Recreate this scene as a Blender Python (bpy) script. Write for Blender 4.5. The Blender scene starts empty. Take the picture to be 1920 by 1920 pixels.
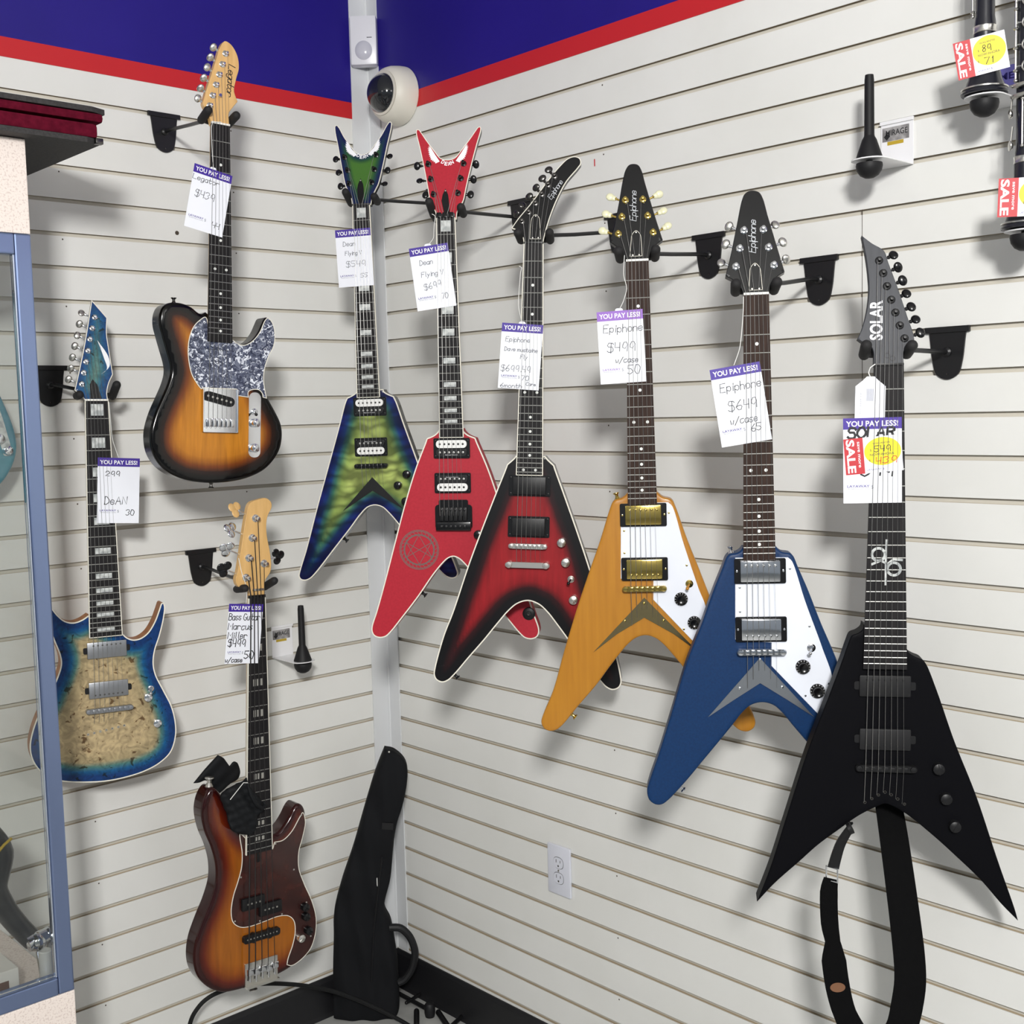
import bpy, bmesh, math, random
import numpy as np
from mathutils import Vector, Matrix
from mathutils.geometry import delaunay_2d_cdt

# ------------------------------------------------------------------ camera, world, lights, exposure
sc = bpy.context.scene
COL = sc.collection
rnd = random.Random(4)
PI = math.pi


def link(o):
    COL.objects.link(o)
    return o


cam_d = bpy.data.cameras.new('camera')
cam = link(bpy.data.objects.new('camera', cam_d))
yaw, pitch, roll = math.radians(47.0611), math.radians(-4.8446), math.radians(-1.455)
_f = Vector((math.cos(pitch) * math.cos(yaw), math.cos(pitch) * math.sin(yaw), math.sin(pitch)))
_r = Vector((math.sin(yaw), -math.cos(yaw), 0))
_u = _r.cross(_f)
_r2 = _r * math.cos(roll) + _u * math.sin(roll)
_u2 = -_r * math.sin(roll) + _u * math.cos(roll)
cam.matrix_world = Matrix(((_r2.x, _u2.x, -_f.x, -2.0374), (_r2.y, _u2.y, -_f.y, -2.7284), (_r2.z, _u2.z, -_f.z, 1.675), (0, 0, 0, 1)))
cam_d.sensor_width = 36
cam_d.lens = 2236.446 / 1920 * 36
cam_d.clip_start = 0.02
sc.camera = cam
sc.view_settings.view_transform = 'Standard'
sc.view_settings.look = 'None'
sc.view_settings.exposure = 0.0
sc.view_settings.gamma = 1
sc.view_settings.use_curve_mapping = False
w = bpy.data.worlds.new('shop_interior_light')
sc.world = w
w.use_nodes = True
w.node_tree.nodes['Background'].inputs[0].default_value = (0.82, 0.91, 1.0, 1)
w.node_tree.nodes['Background'].inputs[1].default_value = 0.28
CEIL = 3.05
# wall-wash panel lights hung under the ceiling: x, y, z, watts, aimed at
LAMPS = [(-2.95, -3.85, 2.70, 134, (-0.3, -0.7, 1.35), 0.36), (-0.75, -5.0, 2.80, 10, (-0.1, -1.4, 1.4), 0.9), (-5.3, -2.4, 2.80, 5, (-0.8, -0.3, 1.2), 0.9)]
for x, y, z, e, aim, size in LAMPS:
    ld = bpy.data.lights.new('panel_light', 'AREA')
    ld.shape = 'SQUARE'
    ld.size = size
    ld.energy = e
    ld.color = (1.0, 0.985, 0.96)
    lo = link(bpy.data.objects.new('panel_light', ld))
    lo.location = (x, y, z)
    lo.rotation_euler = (Vector(aim) - Vector((x, y, z))).to_track_quat('-Z', 'Y').to_euler()

DATA = {
'tele_body':[(-25.1,-403.9,1),(-35.7,-408.9),(-44.6,-405.5),(-58.5,-396),(-78.4,-389.9),(-95.7,-389.3),(-110.4,-392.3),(-121.4,-400.3),(-128.3,-416.1),(-129.2,-437.4),(-123.5,-460.4),(-113.7,-492.8),(-105.5,-520.7),(-104.1,-539.6),(-110.2,-563.6),(-123.7,-595),(-138.2,-628.7),(-147.7,-664.4),(-147.6,-692.7),(-141.5,-716.3),(-126.1,-739.4),(-101.5,-757.6),(-71.5,-769.6),(-36.1,-775.7),(-0.2,-776.9),(41.6,-773.2),(78.8,-764.5),(113.9,-748.1),(138.3,-725.2),(154.6,-697.2),(159.3,-666.7),(155.5,-641.5),(142.8,-616.6),(126.1,-589.6),(112.2,-562.7),(107.9,-538),(110.4,-517.9),(119.7,-492.4),(131.8,-469.2),(136.2,-446.4),(134.1,-426.6),(127.1,-410.9),(118.9,-403.4),(113,-406.3),(106.9,-418.7),(96.3,-440.6),(79,-460.4),(60.5,-468.6),(47.2,-465.6),(36.2,-457.3,1)],
'dean7_body':[(-33.8,-478.9,1),(-49.6,-488.5),(-67.5,-493.1),(-85,-488.4),(-99.1,-475.3),(-112.9,-454.8),(-125.2,-434.6),(-131,-436.2),(-125.3,-475.4),(-109.9,-529.7),(-99.4,-562.1),(-97.3,-584.2),(-105.7,-611.5),(-123,-647.1),(-147.9,-690.9),(-162.2,-726.5),(-169.2,-759.9),(-166,-788.5),(-152.6,-815.7),(-133,-836.1),(-104.2,-849.2),(-59.9,-858.7),(-11.7,-863.8),(31.4,-861.8),(75.3,-854),(110.6,-839.6),(136.8,-817.1),(149.6,-779.2),(149.7,-746.1),(141.9,-708.8),(125.5,-670.7),(107.9,-629.4),(104,-602.9),(108.1,-574.1),(120.3,-539.6),(131.1,-498.4),(134.1,-472.7),(130.9,-464.9),(127.1,-465.6),(120.6,-481.2),(110.3,-506.2),(93.8,-531.2),(76.2,-542.8),(60.7,-544.4),(47,-538.3),(38.1,-529.1,1)],
'bass_body':[(-29.1,-561.4,1),(-46.7,-543.2),(-61.9,-511.6),(-76.9,-476.2),(-93.9,-444.6),(-105.9,-431.1),(-116.1,-429.2),(-130.4,-445.6),(-139.2,-479.7),(-132.1,-525),(-115.4,-568.7),(-105.1,-611.3),(-105.5,-651.6),(-118.9,-692.7),(-139.9,-735.6),(-157.3,-779.1),(-162,-821.9),(-153.9,-856.5),(-130.8,-889.7),(-94.3,-915.1),(-50.1,-922.4),(-5,-921.5),(50.4,-917),(97.8,-905.4),(136.5,-882.2),(156.2,-844.5),(158.9,-802),(146.9,-755.9),(125.4,-707.7),(111.2,-666),(111.5,-627.9),(123.6,-592.3),(132,-555.9),(130.3,-530.1),(121.7,-514.8),(108.8,-511),(99.3,-518.8),(85.9,-540),(69.3,-559.6),(52.9,-570.8),(39.9,-572.6,1)],
'green_body':[(-33.1,-443.4,1),(-34.3,-448.1),(-42.3,-454.3),(-58.4,-461.6,1),(-64.3,-474),(-80.7,-526.5),(-109.5,-615),(-146.7,-728.2),(-180.4,-835.6),(-199,-887.8),(-202.2,-901.8),(-197.6,-910.7),(-185.9,-913.3),(-173.1,-908.6),(-158.1,-894.8),(-109.1,-836.9),(-64.1,-783.8),(-37.9,-751.4),(-18.7,-733.1),(-2.7,-728),(2.7,-728),(18.7,-733.1),(37.9,-751.4),(64.1,-783.8),(109.1,-836.9),(158.1,-894.8),(173.1,-908.6),(185.9,-913.3),(197.6,-910.7),(202.2,-901.8),(199,-887.8),(180.4,-835.6),(146.7,-728.2),(109.5,-615),(80.7,-526.5),(64.3,-474),(58.4,-461.6,1),(42.3,-454.3),(34.3,-448.1),(33.1,-443.4,1)],
'red_body':[(-25.5,-460.3,1),(-28.2,-466.1),(-37.8,-474.7),(-54.7,-481.9,1),(-58,-490.9),(-82.1,-549.7),(-109.3,-632.4),(-133.7,-717.3),(-161.7,-815.6),(-179.3,-873.1),(-191.2,-908.4),(-191.4,-919.6),(-186.5,-929.2),(-174.3,-933.9),(-159.7,-931.2),(-148.2,-921.5),(-121.7,-889.4),(-82.1,-839.2),(-45.9,-788.4),(-24.7,-763.1),(-12.7,-752),(-2.2,-747.6),(2.2,-747.6),(12.7,-752),(24.7,-763.1),(45.9,-788.4),(82.1,-839.2),(121.7,-889.4),(148.2,-921.5),(159.7,-931.2),(174.3,-933.9),(186.5,-929.2),(191.4,-919.6),(191.2,-908.4),(179.3,-873.1),(161.7,-815.6),(133.7,-717.3),(109.3,-632.4),(82.1,-549.7),(58,-490.9),(54.7,-481.9,1),(37.8,-474.7),(28.2,-466.1),(25.5,-460.3,1)],
'must_body':[(-31.3,-446,1),(-35.7,-451.5),(-50.5,-464.9,1),(-53.4,-473.4),(-70.8,-518.7),(-102.8,-603.8),(-132.1,-686.5),(-164.6,-788.4),(-185.3,-844.5),(-203.9,-916.3),(-205.2,-930.6),(-199.9,-941.8),(-187,-947),(-174.3,-942.7),(-160.2,-929.2),(-128.1,-889.5),(-94.8,-849.3),(-64.5,-810.1),(-42.5,-783.1),(-23.3,-766.4),(0,-759.2),(23.3,-766.4),(42.5,-783.1),(64.5,-810.1),(94.8,-849.3),(128.1,-889.5),(160.2,-929.2),(174.3,-942.7),(187,-947),(199.9,-941.8),(205.2,-930.6),(203.9,-916.3),(185.3,-844.5),(164.6,-788.4),(132.1,-686.5),(102.8,-603.8),(70.8,-518.7),(53.4,-473.4),(50.5,-464.9,1),(35.7,-451.5),(31.3,-446,1)],
'orange_body':[(-27.9,-440.3,1),(-32.4,-445.2),(-39.8,-450.9),(-53,-454.4),(-58,-458.7),(-64.2,-473.2),(-85.6,-537.6),(-107.6,-596.4),(-133,-667.6),(-162,-757.3),(-185,-832.7),(-207.4,-884.4),(-210.1,-895.6),(-206.5,-907.2),(-194.7,-914.2),(-181.2,-912.3),(-168.9,-903.2),(-135,-863),(-98.3,-820.8),(-73.9,-787.8),(-52.7,-760.9),(-34.6,-740),(-18.2,-727.3),(0,-722.4),(18.2,-727.3),(34.6,-740),(52.7,-760.9),(73.9,-787.8),(98.3,-820.8),(135,-863),(168.9,-903.2),(181.2,-912.3),(194.7,-914.2),(206.5,-907.2),(210.1,-895.6),(207.4,-884.4),(185,-832.7),(162,-757.3),(133,-667.6),(107.6,-596.4),(85.6,-537.6),(64.2,-473.2),(58,-458.7),(53,-454.4),(39.8,-450.9),(32.4,-445.2),(27.9,-440.3,1)],
'blue_body':[(-29.3,-442.1,1),(-32.6,-446.8),(-39.5,-451.7),(-53.2,-454.2),(-58.8,-459.7),(-65.9,-477.7),(-83.1,-519.6),(-103.5,-575.7),(-132.7,-649.2),(-162.5,-743.4),(-186.6,-818.4),(-206.2,-873.6),(-209.4,-888.2),(-205.5,-904.8),(-194.4,-912.9),(-183.1,-912.8),(-172.2,-905.4),(-137.1,-867.5),(-108.5,-832.6),(-80,-798),(-54.5,-766.5),(-34.8,-741.4),(-19.4,-728),(0,-723.2),(19.4,-728),(34.8,-741.4),(54.5,-766.5),(80,-798),(108.5,-832.6),(137.1,-867.5),(172.2,-905.4),(183.1,-912.8),(194.4,-912.9),(205.5,-904.8),(209.4,-888.2),(206.2,-873.6),(186.6,-818.4),(162.5,-743.4),(132.7,-649.2),(103.5,-575.7),(83.1,-519.6),(65.9,-477.7),(58.8,-459.7),(53.2,-454.2),(39.5,-451.7),(32.6,-446.8),(29.3,-442.1,1)],
'black_body':[(-33.7,-430.7,1),(-34.7,-438.1),(-42.8,-445.6),(-53.3,-450.2),(-59.3,-464.3),(-69,-494.1),(-90,-554.2),(-125.4,-652.8),(-161.3,-772),(-186.7,-857.7),(-209.5,-921.6,1),(-179.3,-886.4),(-139.2,-847.2),(-106.6,-815.1),(-74.3,-788.5),(-38.6,-760.6),(-10.2,-744.4),(4,-738.6),(18.2,-743.4),(39.6,-756.1),(82.3,-791),(117.8,-823.5),(160.3,-864.9),(195.7,-906.6),(221.9,-933.6,1),(216.7,-915),(187.5,-829.9),(151,-719.2),(115,-627.4),(86.1,-543.1),(68.1,-497.4),(61.8,-489.4),(50.6,-484.8),(40,-477.6),(35.7,-469.6,1)],
'tele_head':[(-19,-2.7,1),(-21.9,9.2),(-29.2,23),(-38.1,38.3),(-37.4,44.8),(-23.6,91.9),(-9.7,136.2),(0.2,167.8),(10.7,181.8),(24.7,177.6),(39.3,157.9),(43.6,132.1),(36.8,104),(32.8,80.3),(40.9,58.1,1),(29.8,43.4),(20.8,28.4),(22.3,2.7,1)],
'dean7_head':[(-26.5,0.4,1),(-27.9,5.4),(-35,14.8),(-46.6,25.7,1),(-38.3,55.4),(-22.7,115.2),(-10.4,169.1),(2.5,230.5,1),(32.9,191.1,1),(29.9,154.4),(32.5,116.3),(37,61.7,1),(26.5,40.1),(21.5,18),(22.7,0.4,1)],
'bass_head':[(-19.9,3.9,1),(-18.7,16.7),(-24.9,25.5),(-39.1,24.8),(-50.3,33.3),(-53.6,47.6),(-49.5,60.1),(-38.2,120.9),(-26.3,186.9),(-16.1,219.8),(5.4,228.2),(25.7,230.7),(38.7,220.8),(40.1,209),(28.9,187.4),(25.8,164.2),(27.9,138.1),(33.5,111.8),(38.2,75),(35.2,56.9),(22.8,39.6),(19.2,24.2),(21,0.6,1)],
'green_head':[(-23.1,2.9,1),(-26.3,21.6),(-35.7,43.5),(-40.8,54.5),(-51.5,101.8),(-61.2,152.9),(-71.1,202.5),(-70.6,211.6),(-66.1,213.5),(-60,206.5),(-46.1,180.2),(-28.2,154.4),(-15.7,138.5),(-4.2,133.1),(4.2,133.1),(15.7,138.5),(28.2,154.4),(46.1,180.2),(60,206.5),(66.1,213.5),(70.6,211.6),(71.1,202.5),(61.2,152.9),(51.5,101.8),(40.8,54.5),(35.7,43.5),(26.3,21.6),(23.1,2.9,1)],
'red_head':[(-22.4,-2.3,1),(-24.4,15.4),(-32.5,30.2),(-37.5,41.7),(-42.9,71),(-53.6,123.4),(-64.3,169.6),(-72.8,204.5),(-71.7,210.7),(-66.7,210.5),(-60.5,202.3),(-49,184.7),(-29.5,157.6),(-16.7,141.4),(-6.6,137),(6.6,137),(16.7,141.4),(29.5,157.6),(49,184.7),(60.5,202.3),(66.7,210.5),(71.7,210.7),(72.8,204.5),(64.3,169.6),(53.6,123.4),(42.9,71),(37.5,41.7),(32.5,30.2),(24.4,15.4),(22.4,-2.3,1)],
'must_head':[(-21.7,3.7,1),(-25.5,18.1),(-35.5,30.3),(-49.3,36.1,1),(-36.6,56.3),(-8.6,93.1),(22,139.1),(47.3,172.9),(64.3,189.8),(78.9,194.3),(89.4,189.6),(92.1,178.8),(85.7,168),(63.3,138.9),(46.9,105.1),(33.6,68.4),(24.6,34.8),(19.7,10.4),(19.1,3.7,1)],
'orange_head':[(-21.5,4.8,1),(-26.1,15.6),(-39.1,32.9),(-52.2,43.4,1),(-43.8,72.3),(-33.9,119.6),(-25.2,167.3),(-19.5,188.2),(-12.7,197.8),(-4.7,199.6),(4.6,196.8),(11.1,185),(17.3,159.2),(28.4,116.2),(38.3,79.3),(48.6,43,1),(34.7,32.1),(26.7,21.4),(21.1,2.8,1)],
'blue_head':[(-21.2,1.8,1),(-25.7,15.2),(-35.7,28.8),(-51.3,38.8,1),(-41.8,74.1),(-28.7,132.1),(-18.4,177.2),(-13,189),(-4.8,194),(2.2,194.4),(12.1,190.3),(17.9,179.2),(25.5,145.2),(38.4,91.2),(50.4,41.7,1),(38.8,34.4),(27.2,23.1),(22,-0.2,1)],
'black_head':[(-21.8,1.8,1),(-22.6,25.7),(-27.2,35.5),(-36.9,40.1),(-47.5,48.1,1),(-40.9,62.1),(-32.3,92.8),(-27.6,128.9),(-28.7,160.1),(-31.9,188.9),(-37.7,223.2,1),(-21.7,209.4),(-2.4,195.6),(4.5,174.5),(18.3,132.6),(31.9,85.8),(42.2,49.6),(41.7,38.1),(30.8,32),(25.8,24.4),(25.3,0.7,1)],
'tele_posts':[(10.8,154.7),(4,130.6),(-3.1,107.2),(-10.3,84.2),(-17.8,60.1),(-24.1,37.4)],
'dean7_posts':[(6.2,190.8),(-0.8,165.8),(-7.2,140.7),(-13,114.4),(-19.1,89.2),(-25.4,64.6),(-31.1,38.9)],
'bass_posts':[(-3.4,184.9),(-12.4,139.8),(-21.4,94),(-29.1,48.8),(17.9,78.7)],
'green_posts':[(-44.4,127.9),(-36.2,93.7),(-31.7,58.6),(34.1,129.4),(29.8,92.3),(24.1,59.2)],
'red_posts':[(-43,127.6),(-36.5,92.2),(-29.3,56.4),(35.9,125.8),(30.2,91.5),(24.7,57.5)],
'must_posts':[(37.5,150.3),(24.7,131.2),(12,110.4),(-0.7,90.8),(-14.1,70.9),(-27.7,50.7)],
'orange_posts':[(-20.9,125.6),(-28,92.3),(-35.4,58.2),(12.5,125.2),(21.2,91.9),(30.8,57.9)],
'blue_posts':[(-16.8,120.5),(-25.1,87.6),(-32.9,54.9),(16.5,120.5),(24.5,87.2),(32.5,54.3)],
'black_posts':[(-10.6,179),(-4.4,157.3),(1.2,135.1),(7.6,111.9),(13.7,90.1),(20.3,68.3),(27.3,46.4)],
'tele_btns':[(-12.1,165.9),(-18.9,143.3),(-26,120.7),(-33.5,96.5),(-40.6,73.3),(-46.5,50.7)],
'dean7_btns':[(-19.7,203),(-25.7,177.4),(-31.8,151.6),(-38.7,127.1),(-45.3,101.2),(-50.4,76),(-56.6,51.5)],
'bass_btns':[(-49.4,207),(-61,160.8),(-71.2,116.2),(-77.8,71.2),(59.4,92.4)],
'green_btns':[(-69.5,129.2),(-61.8,94.2),(-56,58.3),(65.8,128.6),(60.7,92.7),(54.4,58.2)],
'red_btns':[(-70.3,129),(-63.7,94.1),(-49.6,60.3),(61.9,127.4),(57,92.5),(51.5,57.4)],
'must_btns':[(23.4,169.2),(10.5,150),(-2.1,129.6),(-15.8,109.8),(-29.3,90.4),(-41.5,71)],
'orange_btns':[(-47.5,136.9),(-56,102.8),(-63.1,69),(40.7,137.2),(48,103.4),(56.1,72.1)],
'blue_btns':[(-41.8,133),(-48.6,100.5),(-56.9,66.9),(38.5,132),(50.2,99.3),(54.7,67.1)],
'black_btns':[(14,190.5),(20.9,169.4),(27.8,146.7),(33.4,124.2),(40.5,101.7),(47.1,80.3),(53.9,57.5)],
'tele_fb':[(-20.7,-4.8),(20.9,-0.1),(-25.3,-469.6),(30.5,-464.5)],
'dean7_fb':[(-27.3,-0.6),(22.4,-0.6),(-36.5,-529),(35,-528.4)],
'bass_fb':[(-23.6,1.6),(18.8,-0),(-35.4,-600),(33.5,-600.3)],
'green_fb':[(-21.7,0.6),(20.9,1),(-30.4,-461),(26.3,-461.8)],
'red_fb':[(-21.6,-5.6),(19.9,-7),(-23.9,-479.5),(29.9,-479.2)],
'must_fb':[(-21,0.9),(19.7,1.7),(-29.4,-486.1),(27.6,-485.9)],
'orange_fb':[(-21.4,1.4),(21.1,-0.5),(-28.2,-463.7),(28,-463.1)],
'blue_fb':[(-21.6,-0.7),(21.5,-2.6),(-29.5,-462.4),(26.4,-463.4)],
'black_fb':[(-22.5,0.2),(24.5,-0.9),(-35.6,-504.1),(35,-502.5)],
'tele_guard':[(-28.1,-415.4),(-42,-423.3),(-55.7,-438.7),(-64.4,-460.9),(-68,-489.8),(-65.3,-518.3),(-58.9,-541.9),(-47.5,-560.5),(-37.3,-572.6,1),(-34.8,-569.6,1),(45.4,-568.8,1),(46.8,-583,1),(73.4,-585.6,1),(73.3,-573.2),(85.3,-567.7),(98.7,-568.3),(106.3,-575.5),(108.3,-584.1,1),(117.9,-586.2,1),(112.2,-562.7),(109.8,-537.9),(112.6,-517.8),(121.1,-492.3),(133.1,-469.1),(136.8,-446.3),(134.4,-426.5),(127.7,-412.1),(118.9,-405.3),(112.2,-410.9),(98.9,-439.2),(80.3,-460.8),(60.5,-470.3),(44.6,-467.2),(36.2,-460.9,1),(-17.6,-464.7,1)],
'tele_bplate':[(-35.3,-570.8),(45.9,-568.3),(46.6,-664.4),(-34.7,-666.3)],
'tele_ctrl':[(89.3,-573.7),(88.7,-719.5)],
'tele_knobs':[(88.6,-642.2),(86.9,-698.3),(87.8,-617.3)],
'tele_pu_n':[(8.2,-476.3)],
'tele_pu_b':[(2.5,-592.2)],
'tele_sb':[(-92,-386.6),(-5.3,-781.8)],
'tele_logo':[(25,134),(20.2,64.5)],
'dean7_pu':[(1.3,-559.9),(1.8,-651)],
'dean7_bridge':[(1.7,-696.9)],
'dean7_ferr':[(-45.6,-750.5),(33.9,-740.4)],
'dean7_knobs':[(87.3,-679.8),(106.4,-742.7)],
'dean7_sw':[(95.8,-662.2)],
'dean7_trc':[(-4.4,32.1)],
'dean7_wing':[(8.6,139.5),(28,94),(9.9,60.2)],
'bass_guard':[(-46.8,-549.4),(-41.9,-597.4),(-43.9,-629.7),(-53.1,-660.2),(-65.8,-693.9),(-71.4,-729.3),(-66.4,-755.1),(-48.8,-770.9),(-26.4,-776.1),(14.5,-774.5),(51.5,-771.7),(79.6,-777.8),(94.7,-793.7),(98.3,-820.2),(91,-852.3),(78,-882.6),(75,-896.7,1),(88.3,-902.7),(117.1,-893.8),(141.4,-874.9),(155.2,-842.1),(157.4,-801.6),(145.9,-757.8),(123.9,-707.4),(109.8,-665.7),(110,-627.5),(121.3,-591.8),(128.7,-557.3),(121.6,-532.5),(112,-543.3),(90.4,-572.5),(66.8,-588.4),(43.5,-588.4,1),(38.8,-603.1,1),(-29.4,-600.2,1),(-30,-567.3)],
'bass_ppu':[(-16.9,-718.6),(28.5,-742.7)],
'bass_jpu':[(5.1,-803.3)],
'bass_bridge':[(5.7,-892.1)],
'bass_knobs':[(122.6,-764.7),(124.9,-788.8),(110.2,-838.4),(132,-825)],
'bass_scr':[(-45.5,-652.7),(-61.9,-753),(3.1,-769.4),(62.3,-768.2),(95.5,-667.4),(129.9,-756.7),(141.6,-843.9),(45.8,-593),(116.8,-537.9)],
'bass_sb':[(-2.8,-934.7),(-110.8,-412.2)],
'green_pu':[(-1,-484.6),(-2.4,-583.6)],
'green_bridge':[(-2.7,-629.9)],
'green_vplate':[(-3.2,-658.4,1),(-80.5,-740.1,1),(-3.6,-691.7,1)],
'green_knobs':[(84.8,-652.7),(61.8,-679.6),(79.3,-719.5)],
'green_sb':[(-83.2,-816.4)],
'green_trc':[(-3.2,70.4),(-0.6,-2.9)],
'green_wing':[(-42,174.5),(-27.1,148.2),(-13,132.4),(-23,128.4),(-33.1,134.9),(-40.8,143.2),(-44.8,158.4)],
'green_logo':[(-20.5,128.3),(-5.3,117),(9.5,126.4)],
'red_jack':[(169.4,-876.3)],
'red_pu':[(1.9,-503.9),(2.6,-581.5)],
'red_bridge':[(3.4,-654.2)],
'red_seal':[(-77.5,-732.2),(-33,-732.2)],
'red_knobs':[(58.7,-697.2)],
'red_sb':[(-73.9,-832.8)],
'red_trc':[(-3.1,68.7),(2.1,8)],
'red_wing':[(-43.1,173.6),(-27.8,148.4),(-18,133.3),(-27.3,128.8),(-38.4,137.4),(-43.4,150.7),(-46,165.5)],
'red_locknut':[(-1.8,0.2)],
'must_pu':[(-0.8,-509.2),(-1.2,-597.9)],
'must_bridge':[(-1.8,-639.5)],
'must_tail':[(-1.9,-680)],
'must_knobs':[(70.6,-629.8),(80.3,-672.4),(98.5,-752.8)],
'must_sw':[(92,-708.9)],
'must_jack':[(2.2,-787.3)],
'must_sb':[(-160.1,-937.2)],
'must_logo':[(29.4,100.6),(52.9,140.5)],
'must_trc':[(0.9,63.9),(2.1,10.4)],
'must_led':[(-82.3,-843.2)],
'orange_pu':[(1,-484.2),(1.4,-590)],
'orange_bridge':[(0.6,-628)],
'orange_vplate':[(-0.4,-646.7,1),(-102.6,-754.6,1),(-56.1,-719),(-1.2,-686.1,1)],
'orange_guard':[(-42.1,-462,1),(49.1,-460.9,1),(56.7,-468.4),(77,-540.3),(104.3,-628.7),(118,-670.1),(111.8,-693.6),(93.8,-735.5,1),(17,-651.3,1),(17.8,-609.9,1),(-45.4,-609.1,1)],
'orange_knobs':[(70.7,-650.4),(95.3,-697)],
'orange_sw':[(87.1,-620.3)],
'orange_sb':[(-50.7,-444.2),(-151.4,-885.8)],
'orange_logo':[(-5.2,82.9),(-4.2,144.8)],
'orange_trc':[(-1.6,61.2),(-2.5,10.3)],
'orange_scr':[(-36.9,-514.9),(-37,-558.4),(50.2,-481.4),(82.6,-584.3),(74.8,-709.6)],
'orange_vscr':[(-1.2,-657.9),(-39.4,-692.3),(36,-692.1)],
'blue_pu':[(-0.5,-483.9),(-0.2,-588.6)],
'blue_bridge':[(-0,-628.9)],
'blue_vplate':[(-2.9,-641,1),(-96.3,-748.7,1),(-50.9,-718),(-3.1,-686.9,1)],
'blue_guard':[(-43.2,-460,1),(48.6,-460.8,1),(55.2,-467.3),(77.3,-538.6),(106,-622.8),(123,-679.1),(118.7,-701.6),(101.9,-748.1,1),(17.3,-655.9,1),(18,-613.6,1),(-45.7,-607.4,1)],
'blue_knobs':[(72.3,-657.7),(97,-701.5)],
'blue_sw':[(87.1,-623.2)],
'blue_sb':[(-53,-443.1),(-148.2,-885.5)],
'blue_logo':[(-2.3,78.7),(-0.2,139.9)],
'blue_trc':[(-0,57.4),(-0.4,8.7)],
'blue_scr':[(-36.4,-513.8),(-36.6,-557.3),(51.8,-481.1),(84,-584.8),(75.7,-709.9),(116.7,-688)],
'blue_vscr':[(-3,-643.6),(-39.5,-695.8),(35.1,-694.2)],
'black_pu':[(1,-534.4),(1.9,-626)],
'black_bridge':[(3.4,-674.6)],
'black_knobs':[(88.4,-672.8),(101,-723.9),(116,-770.9)],
'black_ferr':[(-29.8,-736.8),(-18.5,-729.9),(-7.5,-723.2),(3.1,-717.9),(13.4,-722.1),(24.1,-729.2),(35.1,-737.5)],
'black_inlay':[(-0.9,-322.8)],
'black_logo':[(-17.4,44.8),(-16.1,111.7)],
'black_trc':[(-1.7,37.9),(2.4,2)],
'black_sb':[(-56.4,-779.5)],
'tele_tag':[-27.7,-166.5,86,136.4,-9.6],
'dean7_tag':[37.1,-200.6,91.3,146.7,-2.9],
'bass_tag':[-37.8,-79.8,87.3,137.2,-5.5],
'green_tag':[-21.3,-124.2,87.6,138.3,1.6],
'red_tag':[-31.7,-127.8,88,135.5,7.1],
'must_tag':[-24.2,-235.4,88.8,138.9,-3.1],
'orange_tag':[-33.4,-160.1,88.1,137.5,2],
'blue_tag':[-29.8,-188.8,87.3,135.9,8],
'black_tag':[-23.9,-154.5,93.3,140.7,0.7],
'sale_tag':[-22.6,-145.1,92,59.4,4.9],
'white_tag':[-28.2,-52.8,48,66.2,-1],
'tele_tilt':0,
'tele_frame':[[-0.67971,-0.37442,2.30859],[0.993,-0.10437,-0.05536],[0.05505,-0.00579,0.99847],[-0.10453,-0.99452,-0]],
'dean7_tilt':10,
'dean7_frame':[[-0.89118,-0.15473,1.72001],[0.97015,-0.24189,-0.01711],[0.0166,-0.00414,0.99985],[-0.24192,-0.9703,-0]],
'bass_tilt':0,
'bass_frame':[[-0.60481,-0.31737,1.25789],[0.99858,-0.03487,-0.04027],[0.04025,-0.00141,0.99919],[-0.0349,-0.99939,-0]],
'green_tilt':14,
'green_frame':[[-0.29122,-0.34431,2.1789],[0.64277,-0.76603,0.007],[-0.0045,0.00537,0.99998],[-0.76604,-0.64279,-0]],
'red_tilt':14,
'red_frame':[[-0.32425,-0.69918,2.09949],[0.64275,-0.766,-0.01061],[0.00682,-0.00813,0.99994],[-0.76604,-0.64279,-0]],
'must_tilt':13,
'must_frame':[[-0.2621,-0.90886,2.0232],[0.64222,-0.76537,-0.04185],[0.0269,-0.03206,0.99912],[-0.76604,-0.64279,-0]],
'orange_tilt':14,
'orange_frame':[[-0.28914,-1.21677,1.95196],[0.64278,-0.76603,0.00501],[-0.00322,0.00384,0.99999],[-0.76604,-0.64279,-0]],
'blue_tilt':14,
'blue_frame':[[-0.29372,-1.49077,1.86473],[0.64277,-0.76602,0.00773],[-0.00497,0.00592,0.99997],[-0.76604,-0.64279,-0]],
'black_tilt':11,
'black_frame':[[-0.24465,-1.71425,1.73278],[0.61564,-0.78798,-0.00836],[0.00515,-0.00659,0.99997],[-0.78801,-0.61566,-0]],
'cloth_bundle':[(-38.8,-414.3),(-34.7,-432.2),(-24.5,-445.1),(-10.8,-460.4),(3,-478.1),(10.9,-482.8),(9.1,-491.1),(0.2,-499.7),(-10.3,-512.5),(-14.8,-533.7),(-23.6,-547.6),(-44.3,-546.7),(-61.3,-541.1),(-81.4,-522.8),(-89.4,-487),(-100,-461.7),(-104,-440.8),(-87.2,-431.7),(-61.9,-424),(-48.3,-421.1)],
'cloth_flap':[(-137.9,-423.1,1),(-107,-394.8),(-74.9,-368.6,1),(-59.8,-379.8),(-47.1,-400.1,1),(-35.9,-390.6),(-24.7,-396.9),(-20.6,-419.8),(-25.9,-434.7),(-44.9,-440.6),(-80.8,-458.9),(-94.1,-434.5),(-107.3,-422.7),(-123.9,-424.2)],
'cloth_fold':[(-39.6,-426.9),(-34.7,-452.8),(-22.9,-477.1),(-7.4,-488.8),(4,-484),(0.6,-476.2)],
'cloth_twine':[(-88.1,-453),(-69.5,-435),(-54.1,-420),(-43.1,-422.1)],
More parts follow.
